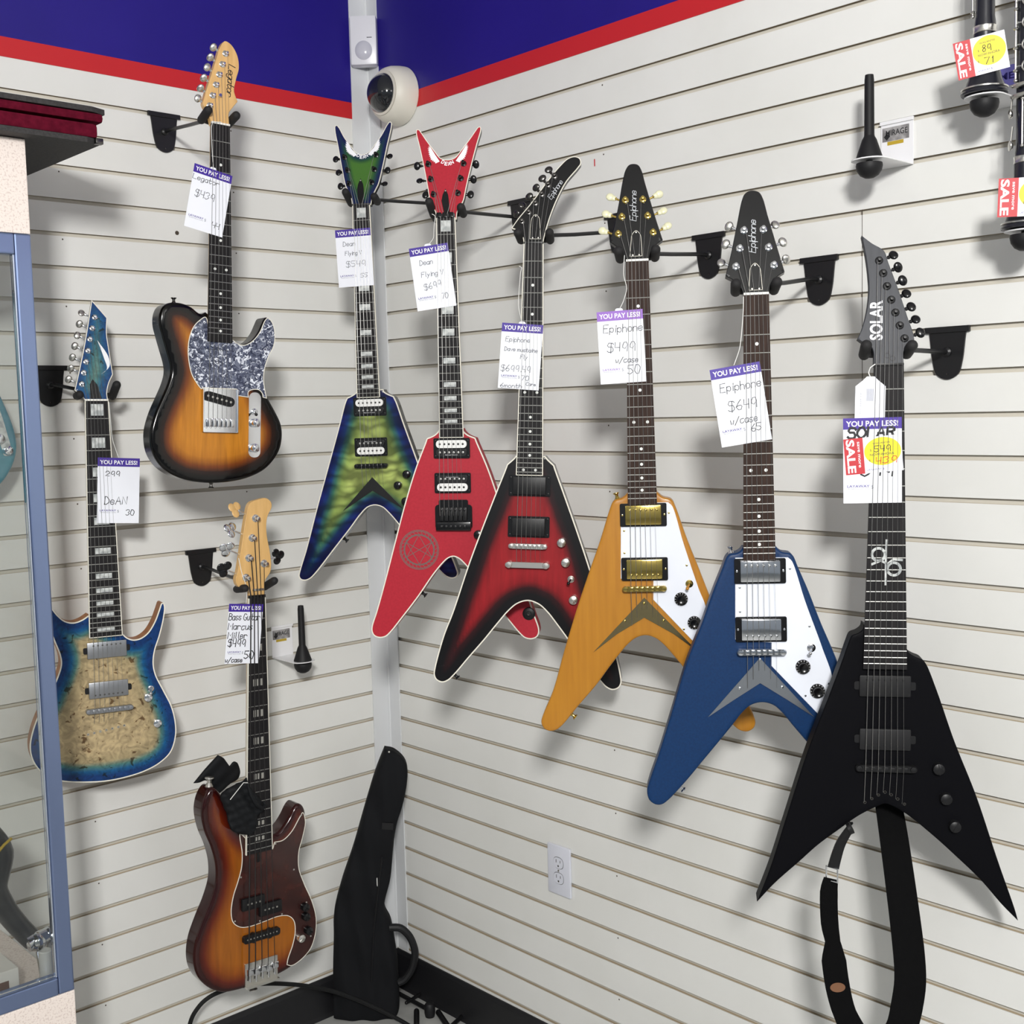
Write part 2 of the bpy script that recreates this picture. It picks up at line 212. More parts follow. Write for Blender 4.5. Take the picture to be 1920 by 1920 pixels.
'bag_frame':[[-0.1707,-0.1218,0.3256],[0.7986,-0.6018,0],[0,0,1],[-0.6018,-0.7986,-0]],
'bag_outline':[(45.4,436.2,1),(69.6,429.5),(97.2,402.8),(105.8,377.2),(103.2,335.4),(88.9,273.1),(73.1,227.7),(63.3,181.8),(49.4,72.5),(30.1,-11.4),(45.2,-50.9),(55.4,-116),(61.4,-185.3),(62.8,-267.5),(59.3,-310.5),(48.1,-333.5,1),(-34.7,-335.4),(-120.5,-317.6,1),(-117.7,-188.7),(-111.7,-82.3),(-108.5,-18.6),(-85.8,64.7),(-49.6,163.8),(-12.9,279.3),(18.9,373.8)],
'bag_handle':[(41.4,-66.9),(73.5,-68),(99.4,-97.8),(112.5,-141.7),(102.7,-188.4),(78.8,-221.1),(60.8,-226.2)],
'bag_pocket':[(32.5,238.7),(63,234.6),(61.6,215.7),(30.7,219.8)],
'bag_tip':[(57.5,432.2)],
'bag_slit':[(12.9,83.4),(9.6,60.3)],
'cable':[[-0.718,-0.085,0.1643],[-0.7082,-0.0924,0.2046],[-0.6838,-0.0983,0.232],[-0.6556,-0.107,0.2468],[-0.5988,-0.1123,0.2475],[-0.52,-0.1341,0.2366],[-0.4241,-0.1312,0.197],[-0.3311,-0.1387,0.1515],[-0.2586,-0.1557,0.1044],[-0.1908,-0.1817,0.054],[-0.1395,-0.2079,0.0123],[-0.0879,-0.2343,-0.0389]],
'cab_horn':[[-1.2691,-0.36,0.8868],[-1.2398,-0.36,0.836],[-1.2502,-0.36,0.7657],[-1.2247,-0.36,0.7102],[-1.1999,-0.36,0.6694],[-1.1784,-0.36,0.6391]],
'cab_clamp':[[-1.1962,-0.36,0.6428],[-1.1782,-0.36,0.6424],[-1.1529,-0.36,0.6508],[-1.1523,-0.36,0.6058],[-1.1702,-0.36,0.5951],[-1.1748,-0.36,0.5543]],
'cab_box':[[-1.3108,-0.39,0.6956],[-1.2137,-0.39,0.6287],[-1.2171,-0.39,0.572]],
'stand':[[-0.0496,-0.0628,0.012],[-0.0489,-0.1956,0.012],[-0.0674,-0.1203,0.012],[-0.0086,-0.1096,0.012],[-0.057,-0.2128,0.012],[-0.0385,-0.2276,0.012],[-0.0735,-0.3153,0.012],[-0.0023,-0.2902,0.012],[-0.0775,-0.179,0.012],[-0.1248,-0.2385,0.012],[-0.0113,-0.178,0.012],[-0.0042,-0.3745,0.012]],
'strap_a':[[-0.285,-1.6673,0.9548],[-0.285,-1.6488,0.925],[-0.282,-1.6386,0.898],[-0.28,-1.631,0.8737],[-0.28,-1.6289,0.8617],[-0.28,-1.6214,0.831],[-0.275,-1.6202,0.7667],[-0.27,-1.6244,0.7375],[-0.27,-1.6253,0.704],[-0.265,-1.6295,0.6552],[-0.26,-1.639,0.6081],[-0.25,-1.6675,0.5566],[-0.24,-1.6977,0.5528],[-0.225,-1.7294,0.5946],[-0.215,-1.7337,0.6354],[-0.21,-1.7388,0.6829],[-0.205,-1.7319,0.7359],[-0.2,-1.715,0.8336],[-0.19,-1.6952,0.9205],[-0.18,-1.6814,0.9623],[-0.165,-1.6646,1.0028],[-0.16,-1.6565,1.0385]],
'hang':{'green':[0,-0.2865,2.2179],'red':[0,-0.5998,2.1444],'must':[0,-0.9178,2.0619],'orange':[0,-1.1664,1.9862],'blue':[0,-1.4314,1.9112],'black':[0,-1.6933,1.76],'tele':[-0.6201,0,2.3734],'dean7':[-0.9356,0,1.7631],'bass':[-0.5772,0,1.3104]},
'teal':[[-1.0585,-0.1,1.6221],[-1.0836,-0.1,1.7317],[-1.0946,-0.1,1.5489],[-1.071,-0.1,1.6226],[-1.0857,-0.1,1.6976],[-1.0817,-0.1,1.6138],[-1.0851,-0.1,1.6518],[-1.0813,-0.1,1.6207]],
}

# ------------------------------------------------------------------ materials
def lin(c):
    return tuple(((v / 255) / 12.92 if v / 255 <= 0.04045 else ((v / 255 + 0.055) / 1.055) ** 2.4) for v in c) + (1,)


class NT:
    def __init__(s, m):
        s.t = m.node_tree

    def n(s, typ, **kw):
        o = s.t.nodes.new('ShaderNode' + typ)
        for k, v in kw.items():
            if k.startswith('i_'):
                key = k[2:]
                o.inputs[int(key) if key.isdigit() else key.replace('_', ' ')].default_value = v
            else:
                setattr(o, k, v)
        return o

    def l(s, a, b):
        s.t.links.new(a, b)

    def ramp(s, fac, stops, interp='LINEAR'):
        r = s.n('ValToRGB')
        r.color_ramp.interpolation = interp
        el = r.color_ramp.elements
        while len(el) > 1:
            el.remove(el[0])
        el[0].position, el[0].color = stops[0]
        for p, c in stops[1:]:
            e = el.new(p)
            e.color = c
        s.l(fac, r.inputs[0])
        return r.outputs[0]

    def noise(s, scale, detail=3, stretch=None, dist=0.0):
        tc = s.n('TexCoord')
        src = tc.outputs['Object']
        if stretch:
            mp = s.n('Mapping')
            mp.inputs['Scale'].default_value = stretch
            s.l(src, mp.inputs[0])
            src = mp.outputs[0]
        nz = s.n('TexNoise', i_Scale=scale, i_Detail=detail, i_Distortion=dist)
        s.l(src, nz.inputs['Vector'])
        return nz.outputs[0]


MATS = {}


def mat(name, col=(200, 200, 200), rough=0.5, metal=0.0, coat=0.0, var=None, bump=None, spec=0.5):
    if name in MATS:
        return MATS[name]
    m = bpy.data.materials.new(name)
    m.use_nodes = True
    b = m.node_tree.nodes['Principled BSDF']
    b.inputs['Base Color'].default_value = lin(col)
    b.inputs['Roughness'].default_value = rough
    b.inputs['Metallic'].default_value = metal
    b.inputs['Coat Weight'].default_value = coat
    b.inputs['Coat Roughness'].default_value = 0.06
    b.inputs['Specular IOR Level'].default_value = spec
    t = NT(m)
    if var:   # (second colour, scale, stretch, lo, hi)
        c2, scale, st, lo, hi = var
        c = t.ramp(t.noise(scale, 4, st), [(lo, lin(col)), (hi, lin(c2))])
        t.l(c, b.inputs['Base Color'])
    if bump:
        scale, strength = bump
        bp = t.n('Bump', i_Strength=strength, i_Distance=0.001)
        t.l(t.noise(scale, 3), bp.inputs['Height'])
        t.l(bp.outputs[0], b.inputs['Normal'])
    MATS[name] = m
    return m


mat('slatwall_white', (230, 230, 227), 0.5, bump=(60, 0.03), var=((224, 224, 220), 3, None, 0.35, 0.65))
mat('undercut_tan', (180, 164, 138), 0.85)
mat('slot_back', (214, 209, 196), 0.6)
mat('trim_white', (216, 218, 220), 0.45)
mat('sign_blue', (36, 22, 132), 0.4, var=((28, 16, 118), 2, None, 0.3, 0.7))
mat('sign_red', (196, 34, 40), 0.45)
mat('base_black', (24, 24, 27), 0.5)
mat('floor_tile', (176, 177, 174), 0.5, var=((150, 150, 148), 6, None, 0.4, 0.6))
mat('ceiling_white', (228, 228, 224), 0.8, var=((214, 214, 210), 40, None, 0.4, 0.6))
mat('screw_dark', (70, 60, 48), 0.6)
mat('gloss_black', (12, 12, 14), 0.25, coat=0.15, spec=0.4)
mat('satin_black', (18, 18, 20), 0.42, spec=0.35)
mat('matte_black', (7, 7, 11), 0.5, spec=0.08)
mat('head_matte', (58, 60, 66), 0.55, var=((48, 50, 56), 30, (6, 0.6, 1), 0.3, 0.7))
mat('foam_black', (26, 25, 26), 0.75)
mat('steel_black', (20, 20, 22), 0.38)
mat('rubber', (24, 24, 26), 0.55, spec=0.3)
mat('chrome', (228, 230, 234), 0.12, metal=1)
mat('nickel', (218, 216, 210), 0.28, metal=1)
mat('brushed', (160, 162, 166), 0.38, metal=1)
mat('dark_chrome', (96, 94, 92), 0.25, metal=1)
mat('gold', (212, 186, 104), 0.16, metal=1)
mat('gold_plate', (176, 160, 118), 0.22, metal=1)
mat('steel_plate', (168, 172, 178), 0.3, metal=1)
mat('fret', (196, 196, 192), 0.3, metal=0.9)
mat('string_plain', (150, 150, 148), 0.35, metal=0.8)
mat('string_black', (34, 32, 32), 0.4)
mat('rosewood', (58, 42, 35), 0.6, spec=0.15, var=((42, 30, 26), 30, (8, 0.5, 1), 0.35, 0.65))
mat('ebony', (26, 25, 27), 0.55, spec=0.15, var=((36, 34, 35), 30, (8, 0.5, 1), 0.35, 0.65))
mat('maple', (226, 184, 122), 0.35, coat=0.4, var=((212, 168, 104), 18, (5, 0.5, 1), 0.3, 0.7))
mat('mahogany', (176, 116, 66), 0.45, var=((150, 94, 50), 20, (8, 0.6, 1), 0.3, 0.7))
mat('binding', (232, 228, 214), 0.4)
mat('bone', (238, 236, 228), 0.4)
mat('cream', (224, 222, 188), 0.3, coat=0.3)
mat('plastic_white', (232, 236, 246), 0.3, coat=0.2)
mat('bobbin_white', (238, 238, 236), 0.35)
mat('pearl', (205, 208, 206), 0.3, coat=0.3, var=((160, 164, 164), 60, None, 0.42, 0.6))
mat('inlay_grey', (150, 148, 142), 0.4)
mat('dot_white', (226, 228, 224), 0.35)
mat('gold_wood', (180, 122, 28), 0.35, coat=0.15, var=((168, 110, 22), 10, (10, 0.6, 1), 0.3, 0.7))
mat('metal_blue', (6, 48, 92), 0.42, spec=0.3, var=((5, 41, 82), 250, None, 0.35, 0.7))
mat('satin_red', (178, 36, 52), 0.45, coat=0.0, spec=0.3, var=((168, 31, 47), 200, None, 0.35, 0.7))
mat('bass_guard', (46, 20, 18), 0.25, coat=0.25, var=((66, 28, 22), 22, None, 0.42, 0.7))
mat('card', (238, 240, 248), 0.55)
mat('purple', (60, 32, 146), 0.5)
mat('purple_faded', (140, 92, 188), 0.5)
mat('purple_print', (72, 58, 146), 0.6)
mat('ink', (26, 28, 34), 0.6)
mat('pencil_ink', (52, 56, 68), 0.6)
mat('marker', (24, 24, 28), 0.6)
mat('red_ink', (206, 60, 40), 0.6)
mat('sale_red', (190, 36, 46), 0.5)
mat('sale_yellow', (232, 214, 26), 0.5)
mat('grey_print', (150, 152, 164), 0.6)
mat('white_print', (246, 246, 250), 0.5)
mat('twine', (232, 232, 228), 0.7)
mat('logo_silver', (206, 210, 216), 0.3, metal=0.4)
mat('logo_dark', (44, 34, 26), 0.5)
mat('seal_teal', (78, 104, 98), 0.5)
mat('cord_black', (17, 18, 19), 0.55, spec=0.3)
mat('nylon', (17, 18, 21), 0.8, spec=0.2, bump=(14, 0.9))
mat('webbing', (10, 10, 11), 0.9, spec=0.1, bump=(900, 0.5))
mat('cloth_black', (15, 17, 20), 0.7, spec=0.25, bump=(25, 0.6))
mat('leather_tag', (120, 82, 56), 0.6)
mat('plush_red', (98, 20, 40), 0.95, spec=0.05, var=((78, 14, 31), 90, None, 0.3, 0.7))
mat('case_shell', (52, 50, 50), 0.7, var=((40, 38, 38), 200, None, 0.4, 0.6))
mat('laminate', (236, 224, 216), 0.5, var=((214, 198, 190), 260, None, 0.52, 0.62))
mat('aluminium', (132, 148, 186), 0.28, metal=0.9)
mat('aluminium_edge', (216, 224, 238), 0.2, metal=0.9)  # lighter copy of the frame metal, for its lit edge
mat('cam_white', (222, 218, 206), 0.45)
mat('cam_dome', (30, 32, 36), 0.08, coat=0.6)
mat('sensor_white', (222, 222, 228), 0.3, coat=0.3)
mat('sensor_lens', (196, 196, 206), 0.15, coat=0.3)
mat('outlet_white', (214, 216, 226), 0.3)
mat('slot_dark', (70, 68, 66), 0.6)
mat('bracket_white', (236, 236, 238), 0.25, coat=0.3)
mat('sticker_grey', (168, 166, 166), 0.4, var=((120, 118, 118), 60, None, 0.4, 0.6))
mat('sticker_gold', (186, 158, 50), 0.4)
mat('sticker_purple', (150, 145, 240), 0.4)
mat('print_black', (26, 26, 28), 0.6)
mat('clarinet_black', (24, 25, 34), 0.28, coat=0.3)
mat('teal_paint', (46, 116, 138), 0.25, coat=0.4, var=((64, 140, 156), 14, None, 0.3, 0.7))
mat('box_white', (236, 232, 226), 0.6)
mat('box_brown', (112, 84, 76), 0.6)
mat('horn_black', (44, 46, 50), 0.35, coat=0.2)
mat('clear_plastic', (214, 214, 212), 0.2)


def glass(name, tint, rough=0.0):
    m = bpy.data.materials.new(name)
    m.use_nodes = True
    t = m.node_tree
    b = t.nodes['Principled BSDF']
    t.nodes.remove(b)
    n = NT(m)
    tr = n.n('BsdfTransparent')
    tr.inputs[0].default_value = tint
    gl = n.n('BsdfGlossy')
    gl.inputs['Roughness'].default_value = 0.03
    fr = n.n('Fresnel')
    fr.inputs[0].default_value = 1.5
    mx = n.n('MixShader')
    n.l(fr.outputs[0], mx.inputs[0])
    n.l(tr.outputs[0], mx.inputs[1])
    n.l(gl.outputs[0], mx.inputs[2])
    n.l(mx.outputs[0], t.nodes['Material Output'].inputs[0])
    MATS[name] = m


glass('glass_pane', (0.86, 0.87, 0.86, 1))


def burst(name, stops, rough=0.15, coat=0.7, grain=None, quilt=False, burl=False, jitter=6):
    """finish that fades from the rim inwards; 'edge' is the distance from the outline in millimetres"""
    m = bpy.data.materials.new(name)
    m.use_nodes = True
    b = m.node_tree.nodes['Principled BSDF']
    b.inputs['Roughness'].default_value = rough
    b.inputs['Coat Weight'].default_value = coat
    b.inputs['Coat Roughness'].default_value = 0.04
    b.inputs['Specular IOR Level'].default_value = 0.3
    t = NT(m)
    at = t.n('Attribute', attribute_name='edge')
    nz = t.noise(9, 3)
    ma = t.n('Math', operation='MULTIPLY_ADD')
    t.l(nz, ma.inputs[0])
    ma.inputs[1].default_value = jitter * 2
    ma.inputs[2].default_value = -jitter
    ad = t.n('Math', operation='ADD')
    t.l(at.outputs['Fac'], ad.inputs[0])
    t.l(ma.outputs[0], ad.inputs[1])
    dv = t.n('Math', operation='DIVIDE')
    t.l(ad.outputs[0], dv.inputs[0])
    dv.inputs[1].default_value = 100
    col = t.ramp(dv.outputs[0], [(p / 100, lin(c)) for p, c in stops])

    def mult(col, fac, lo, hi, a=0.3, z=0.7):
        g = t.ramp(fac, [(a, (lo, lo, lo, 1)), (z, (hi, hi, hi, 1))])
        mx = t.n('MixRGB', blend_type='MULTIPLY')
        mx.inputs[0].default_value = 1
        t.l(col, mx.inputs[1])
        t.l(g, mx.inputs[2])
        return mx.outputs[0]
    if grain:
        col = mult(col, t.noise(grain, 4, (9, 0.7, 1), 0.6), 0.78, 1.08)
    if quilt:
        tc = t.n('TexCoord')
        n2 = t.n('TexNoise', i_Scale=14.0, i_Detail=2.0)
        t.l(tc.outputs['Object'], n2.inputs['Vector'])
        mx = t.n('MixRGB', blend_type='ADD')
        mx.inputs[0].default_value = 0.06
        t.l(tc.outputs['Object'], mx.inputs[1])
        t.l(n2.outputs['Color'], mx.inputs[2])
        mp = t.n('Mapping')
        mp.inputs['Scale'].default_value = (0.9, 2.0, 1)
        t.l(mx.outputs[0], mp.inputs[0])
        vo = t.n('TexVoronoi', feature='SMOOTH_F1', i_Scale=25.0, i_Smoothness=0.45)
        t.l(mp.outputs[0], vo.inputs['Vector'])
        col = mult(col, vo.outputs['Distance'], 1.2, 0.36, 0.12, 0.64)
        bp = t.n('Bump', i_Strength=0.25, i_Distance=0.002)
        t.l(vo.outputs['Distance'], bp.inputs['Height'])
        t.l(bp.outputs[0], b.inputs['Normal'])
    if burl:
        col = mult(col, t.noise(40, 7, None, 2.2), 0.62, 1.15, 0.32, 0.66)
        sp = t.noise(62, 4, None, 0.8)
        s1 = t.ramp(sp, [(0.61, (1, 1, 1, 1)), (0.67, (0.22, 0.13, 0.06, 1))])
        mx = t.n('MixRGB', blend_type='MULTIPLY')
        mx.inputs[0].default_value = 0.9
        t.l(col, mx.inputs[1])
        t.l(s1, mx.inputs[2])
        col = mx.outputs[0]
    t.l(col, b.inputs['Base Color'])
    MATS[name] = m


burst('burst_tobacco', [(15, (6, 5, 5)), (26, (38, 15, 7)), (38, (112, 54, 12)), (58, (182, 114, 28)), (80, (190, 122, 32))], grain=14, rough=0.14, coat=0.15)
burst('burst_blueburl', [(12, (8, 52, 108)), (22, (10, 82, 128)), (33, (74, 118, 112)), (44, (164, 148, 112)), (70, (180, 160, 122))], burl=True, rough=0.35, coat=0.15, jitter=9)
burst('burst_bass', [(9, (44, 11, 11)), (24, (92, 29, 12)), (42, (136, 70, 16)), (64, (154, 88, 20))], grain=10, rough=0.14, coat=0.35)
burst('burst_green', [(8, (18, 26, 92)), (18, (20, 52, 106)), (30, (58, 108, 88)), (46, (140, 162, 84)), (64, (168, 184, 102))], quilt=True, rough=0.28, coat=0.2, jitter=7)
burst('burst_greenhead', [(3, (14, 22, 74)), (9, (14, 40, 70)), (17, (36, 78, 46)), (25, (66, 110, 42))], rough=0.25, coat=0.4)
burst('burst_red', [(17, (7, 6, 10)), (30, (44, 9, 14)), (44, (134, 20, 27)), (62, (150, 27, 33))], grain=12, rough=0.35, coat=0.1)
burst('burst_bluehead', [(3, (12, 62, 118)), (12, (18, 84, 128)), (26, (70, 122, 124)), (40, (120, 140, 118))], rough=0.3, coat=0.2, burl=True)
burst('pearloid', [(0, (120, 126, 146)), (60, (120, 126, 146))], rough=0.25, coat=0.4)


def pearl_pattern(m):
    t = NT(m)
    b = m.node_tree.nodes['Principled BSDF']
    tc = t.n('TexCoord')
    n2 = t.n('TexNoise', i_Scale=55.0, i_Detail=3.0)
    t.l(tc.outputs['Object'], n2.inputs['Vector'])
    mx = t.n('MixRGB', blend_type='ADD')
    mx.inputs[0].default_value = 0.045
    t.l(tc.outputs['Object'], mx.inputs[1])
    t.l(n2.outputs['Color'], mx.inputs[2])
    vo = t.n('TexVoronoi', i_Scale=190.0)
    t.l(mx.outputs[0], vo.inputs['Vector'])
    sx = t.n('SeparateColor')
    t.l(vo.outputs['Color'], sx.inputs[0])
    c = t.ramp(sx.outputs[0], [(0.1, lin((44, 50, 72))), (0.5, lin((84, 90, 112))), (0.78, lin((120, 126, 144))), (0.92, lin((226, 230, 240)))])
    t.l(c, b.inputs['Base Color'])


pearl_pattern(MATS['pearloid'])


# ------------------------------------------------------------------ mesh helpers (positions in metres)
class MB:
    def __init__(s):
        s.v, s.f, s.mi, s.edge, s.cuts = [], [], [], None, []

    def add(s, vs, fs, mi=0):
        o = len(s.v)
        s.cuts.append((o, len(s.f)))
        s.v += [tuple(p) for p in vs]
        for f in fs:
            s.f.append(tuple(i + o for i in f))
            s.mi.append(mi)
        return s

    def box(s, x0, x1, y0, y1, z0, z1, mi=0, bev=0.0):
        if bev > 0:
            b = min(bev, (x1 - x0) * .45, (y1 - y0) * .45, (z1 - z0) * .45)
            bm = bmesh.new()
            bmesh.ops.create_cube(bm, size=1)
            for q in bm.verts:
                q.co = ((x0 + x1) / 2 + q.co.x * (x1 - x0), (y0 + y1) / 2 + q.co.y * (y1 - y0), (z0 + z1) / 2 + q.co.z * (z1 - z0))
            bmesh.ops.bevel(bm, geom=bm.edges[:], offset=b, segments=2, affect='EDGES', profile=0.6)
            bm.verts.index_update()
            s.add([q.co[:] for q in bm.verts], [[q.index for q in f.verts] for f in bm.faces], mi)
            bm.free()
            return s
        vs = [(x, y, z) for x in (x0, x1) for y in (y0, y1) for z in (z0, z1)]
        return s.add(vs, [(0, 1, 3, 2), (4, 6, 7, 5), (0, 4, 5, 1), (2, 3, 7, 6), (0, 2, 6, 4), (1, 5, 7, 3)], mi)

    def lathe(s, prof, origin=(0, 0, 0), axis=(0, 0, 1), n=20, mi=0, squash=None):
        a = Vector(axis).normalized()
        t = a.orthogonal().normalized()
        b = a.cross(t)
        if squash:
            t = Vector(squash).normalized()
            b = a.cross(t)
        o = Vector(origin)
        vs, fs = [], []
        for (r, h) in prof:
            for k in range(n):
                an = 2 * PI * k / n
                vs.append(o + a * h + (t * math.cos(an) + b * math.sin(an)) * max(r, 1e-6))
        m = len(prof)
        for i in range(m - 1):
            for k in range(n):
                k2 = (k + 1) % n
                fs.append((i * n + k, i * n + k2, (i + 1) * n + k2, (i + 1) * n + k))
        fs.append(tuple(range(n - 1, -1, -1)))
        fs.append(tuple((m - 1) * n + k for k in range(n)))
        return s.add(vs, fs, mi)

    def cyl(s, p0, p1, r0, r1=None, n=12, mi=0):
        d = Vector(p1) - Vector(p0)
        return s.lathe([(r0, 0), (r0 if r1 is None else r1, d.length)], p0, d, n, mi)

    def tube(s, pts, r, n=8, mi=0, closed=False):
        P = [Vector(p) for p in pts]
        m = len(P)
        rr = r if isinstance(r, (list, tuple)) else [r] * m
        vs, fs = [], []
        prev = None
        for i in range(m):
            if closed:
                d = (P[(i + 1) % m] - P[i - 1]).normalized()
            else:
                d = (P[min(i + 1, m - 1)] - P[max(i - 1, 0)]).normalized()
            if prev is None:
                t = d.orthogonal().normalized()
            else:
                t = (prev - d * prev.dot(d))
                t = t.normalized() if t.length > 1e-6 else d.orthogonal().normalized()
            prev = t
            b = d.cross(t)
            for k in range(n):
                an = 2 * PI * k / n
                vs.append(P[i] + (t * math.cos(an) + b * math.sin(an)) * rr[i])
        for i in range(m if closed else m - 1):
            j = (i + 1) % m
            for k in range(n):
                k2 = (k + 1) % n
                fs.append((i * n + k, i * n + k2, j * n + k2, j * n + k))
        if not closed:
            fs.append(tuple(range(n - 1, -1, -1)))
            fs.append(tuple((m - 1) * n + k for k in range(n)))
        return s.add(vs, fs, mi)

    def ribbon(s, pts, sides, widths, thick, mi=0):
        """flat strap along pts; sides = across-direction per point"""
        P = [Vector(p) for p in pts]
        vs, fs = [], []
        m = len(P)
        for i in range(m):
            d = (P[min(i + 1, m - 1)] - P[max(i - 1, 0)]).normalized()
            a = Vector(sides[i])
            a = (a - d * a.dot(d)).normalized()
            nn = d.cross(a)
            for su, sn in ((-1, -1), (1, -1), (1, 1), (-1, 1)):
                vs.append(P[i] + a * su * widths[i] / 2 + nn * sn * thick / 2)
        for i in range(m - 1):
            for k in range(4):
                k2 = (k + 1) % 4
                fs.append((i * 4 + k, i * 4 + k2, i * 4 + 4 + k2, i * 4 + 4 + k))
        fs.append((3, 2, 1, 0))
        fs.append(tuple((m - 1) * 4 + k for k in range(4)))
        return s.add(vs, fs, mi)

    def ball(s, c, r, n=16, m=10, mi=0, R=None):
        rx, ry, rz = r if isinstance(r, (tuple, list)) else (r, r, r)
        vs, fs = [], []
        for i in range(m + 1):
            th = PI * i / m
            for k in range(n):
                ph = 2 * PI * k / n
                q = Vector((rx * math.sin(th) * math.cos(ph), ry * math.sin(th) * math.sin(ph), rz * math.cos(th)))
                if R is not None:
                    q = R @ q
                vs.append(Vector(c) + q)
        for i in range(m):
            for k in range(n):
                k2 = (k + 1) % n
                fs.append((i * n + k, (i + 1) * n + k, (i + 1) * n + k2, i * n + k2))
        return s.add(vs, fs, mi)

    def prism(s, outline, z0, z1, mi=0, mi_side=None):
        """extruded flat polygon (x, y outline)"""
        pts = ccw(outline)
        vv, ee, ff = cdt(pts, [])
        n = len(vv)
        vs = [(p[0], p[1], z1) for p in vv] + [(p[0], p[1], z0) for p in vv]
        s.add(vs, ff, mi)
        o = len(s.v) - 2 * n
        for f in ff:
            s.f.append(tuple(i + o + n for i in f[::-1]))
            s.mi.append(mi)
        m = len(pts)
        side = [(p[0], p[1], z1) for p in pts] + [(p[0], p[1], z0) for p in pts]
        s.add(side, [(i, i + m, (i + 1) % m + m, (i + 1) % m) for i in range(m)], mi if mi_side is None else mi_side)
        return s

    def strip(s, a, b, za, zb, mi=0):
        """closed band between two equal-length outlines"""
        m = len(a)
        s.add([(p[0], p[1], za) for p in a] + [(p[0], p[1], zb) for p in b],
              [(i, (i + 1) % m, (i + 1) % m + m, i + m) for i in range(m)], mi)
        return s

    def each(s, name, mt, parent, smooth=35):
        """every shape that was added becomes an object of its own"""
        cuts = s.cuts + [(len(s.v), len(s.f))]
        for (v0, f0), (v1, f1) in zip(cuts, cuts[1:]):
            q = MB()
            q.add(s.v[v0:v1], [tuple(i - v0 for i in f) for f in s.f[f0:f1]])
            q.obj(name, mt, parent, smooth)

    def obj(s, name, mats, parent=None, smooth=35):
        me = bpy.data.meshes.new(name)
        me.from_pydata([tuple(p) for p in s.v], [], s.f)
        mats = mats if isinstance(mats, (list, tuple)) else [mats]
        for mm in mats:
            me.materials.append(MATS[mm])
        if len(mats) > 1:
            me.polygons.foreach_set('material_index', s.mi)
        if s.edge is not None:
            at = me.attributes.new('edge', 'FLOAT', 'POINT')
            at.data.foreach_set('value', list(s.edge) + [0.0] * (len(s.v) - len(s.edge)))
        bm = bmesh.new()
        bm.from_mesh(me)
        bmesh.ops.remove_doubles(bm, verts=bm.verts, dist=1e-6)
        bmesh.ops.recalc_face_normals(bm, faces=bm.faces)
        bm.to_mesh(me)
        bm.free()
        if smooth:
            me.polygons.foreach_set('use_smooth', [True] * len(me.polygons))
            me.set_sharp_from_angle(angle=math.radians(smooth))
        me.update()
        o = link(bpy.data.objects.new(name, me))
        if parent is not None:
            o.parent = parent
        return o


def ccw(p):
    p = [tuple(q[:2]) for q in p]
    a = sum(p[i][0] * p[(i + 1) % len(p)][1] - p[(i + 1) % len(p)][0] * p[i][1] for i in range(len(p)))
    return p if a > 0 else p[::-1]


def cdt(pts, extra):
    n = len(pts)
    r = delaunay_2d_cdt([Vector(p) for p in pts] + [Vector(p) for p in extra], [(i, (i + 1) % n) for i in range(n)], [], 1, 1e-6)
    return [tuple(v) for v in r[0]], r[1], [tuple(f) for f in r[2]]


def spline(pts, step=4.0):
    """closed centripetal Catmull-Rom; points with a third element are corners"""
    n = len(pts)
    xy = [np.array(p[:2], float) for p in pts]
    cor = [len(p) > 2 for p in pts]
    out = []
    for i in range(n):
        p1, p2 = xy[i], xy[(i + 1) % n]
        d = np.linalg.norm(p2 - p1)
        if d < 1e-6:
            continue
        p0 = xy[i - 1] if not cor[i] else p1 - (p2 - p1)
        p3 = xy[(i + 2) % n] if not cor[(i + 1) % n] else p2 + (p2 - p1)
        t0 = 0.0
        t1 = t0 + max(np.linalg.norm(p1 - p0), 1e-3) ** .5
        t2 = t1 + d ** .5
        t3 = t2 + max(np.linalg.norm(p3 - p2), 1e-3) ** .5
        k = max(1, int(round(d / step)))
        for j in range(k):
            t = t1 + (t2 - t1) * j / k
            A1 = (t1 - t) / (t1 - t0) * p0 + (t - t0) / (t1 - t0) * p1
            A2 = (t2 - t) / (t2 - t1) * p1 + (t - t1) / (t2 - t1) * p2
            A3 = (t3 - t) / (t3 - t2) * p2 + (t - t2) / (t3 - t2) * p3
            B1 = (t2 - t) / (t2 - t0) * A1 + (t - t0) / (t2 - t0) * A2
            B2 = (t3 - t) / (t3 - t1) * A2 + (t - t1) / (t3 - t1) * A3
            q = (t2 - t) / (t2 - t1) * B1 + (t - t1) / (t2 - t1) * B2
            out.append((float(q[0]), float(q[1])))
    return out


def offset(pts, d):
    """move each vertex inward (d > 0) along its normal; pts counter-clockwise"""
    n = len(pts)
    out = []
    for i in range(n):
        a, b, c = Vector(pts[i - 1]), Vector(pts[i]), Vector(pts[(i + 1) % n])
        e1, e2 = (b - a), (c - b)
        n1, n2 = Vector((-e1.y, e1.x)), Vector((-e2.y, e2.x))
        if n1.length < 1e-9 or n2.length < 1e-9:
            nn = n1 + n2
        else:
            nn = n1.normalized() + n2.normalized()
        nn = nn.normalized() if nn.length > 1e-9 else Vector((0, 0))
        out.append((b.x + nn.x * d, b.y + nn.y * d))
    return out


def dist_to(pts, Q):
    P = np.array(pts)
    B = np.roll(P, -1, 0)
    E = B - P
    L = (E ** 2).sum(1) + 1e-12
    Q = np.array(Q)
    out = np.full(len(Q), 1e9)
    for i in range(len(P)):
        t = np.clip(((Q - P[i]) @ E[i]) / L[i], 0, 1)
        d = np.linalg.norm(Q - (P[i] + t[:, None] * E[i]), axis=1)
        out = np.minimum(out, d)
    return out


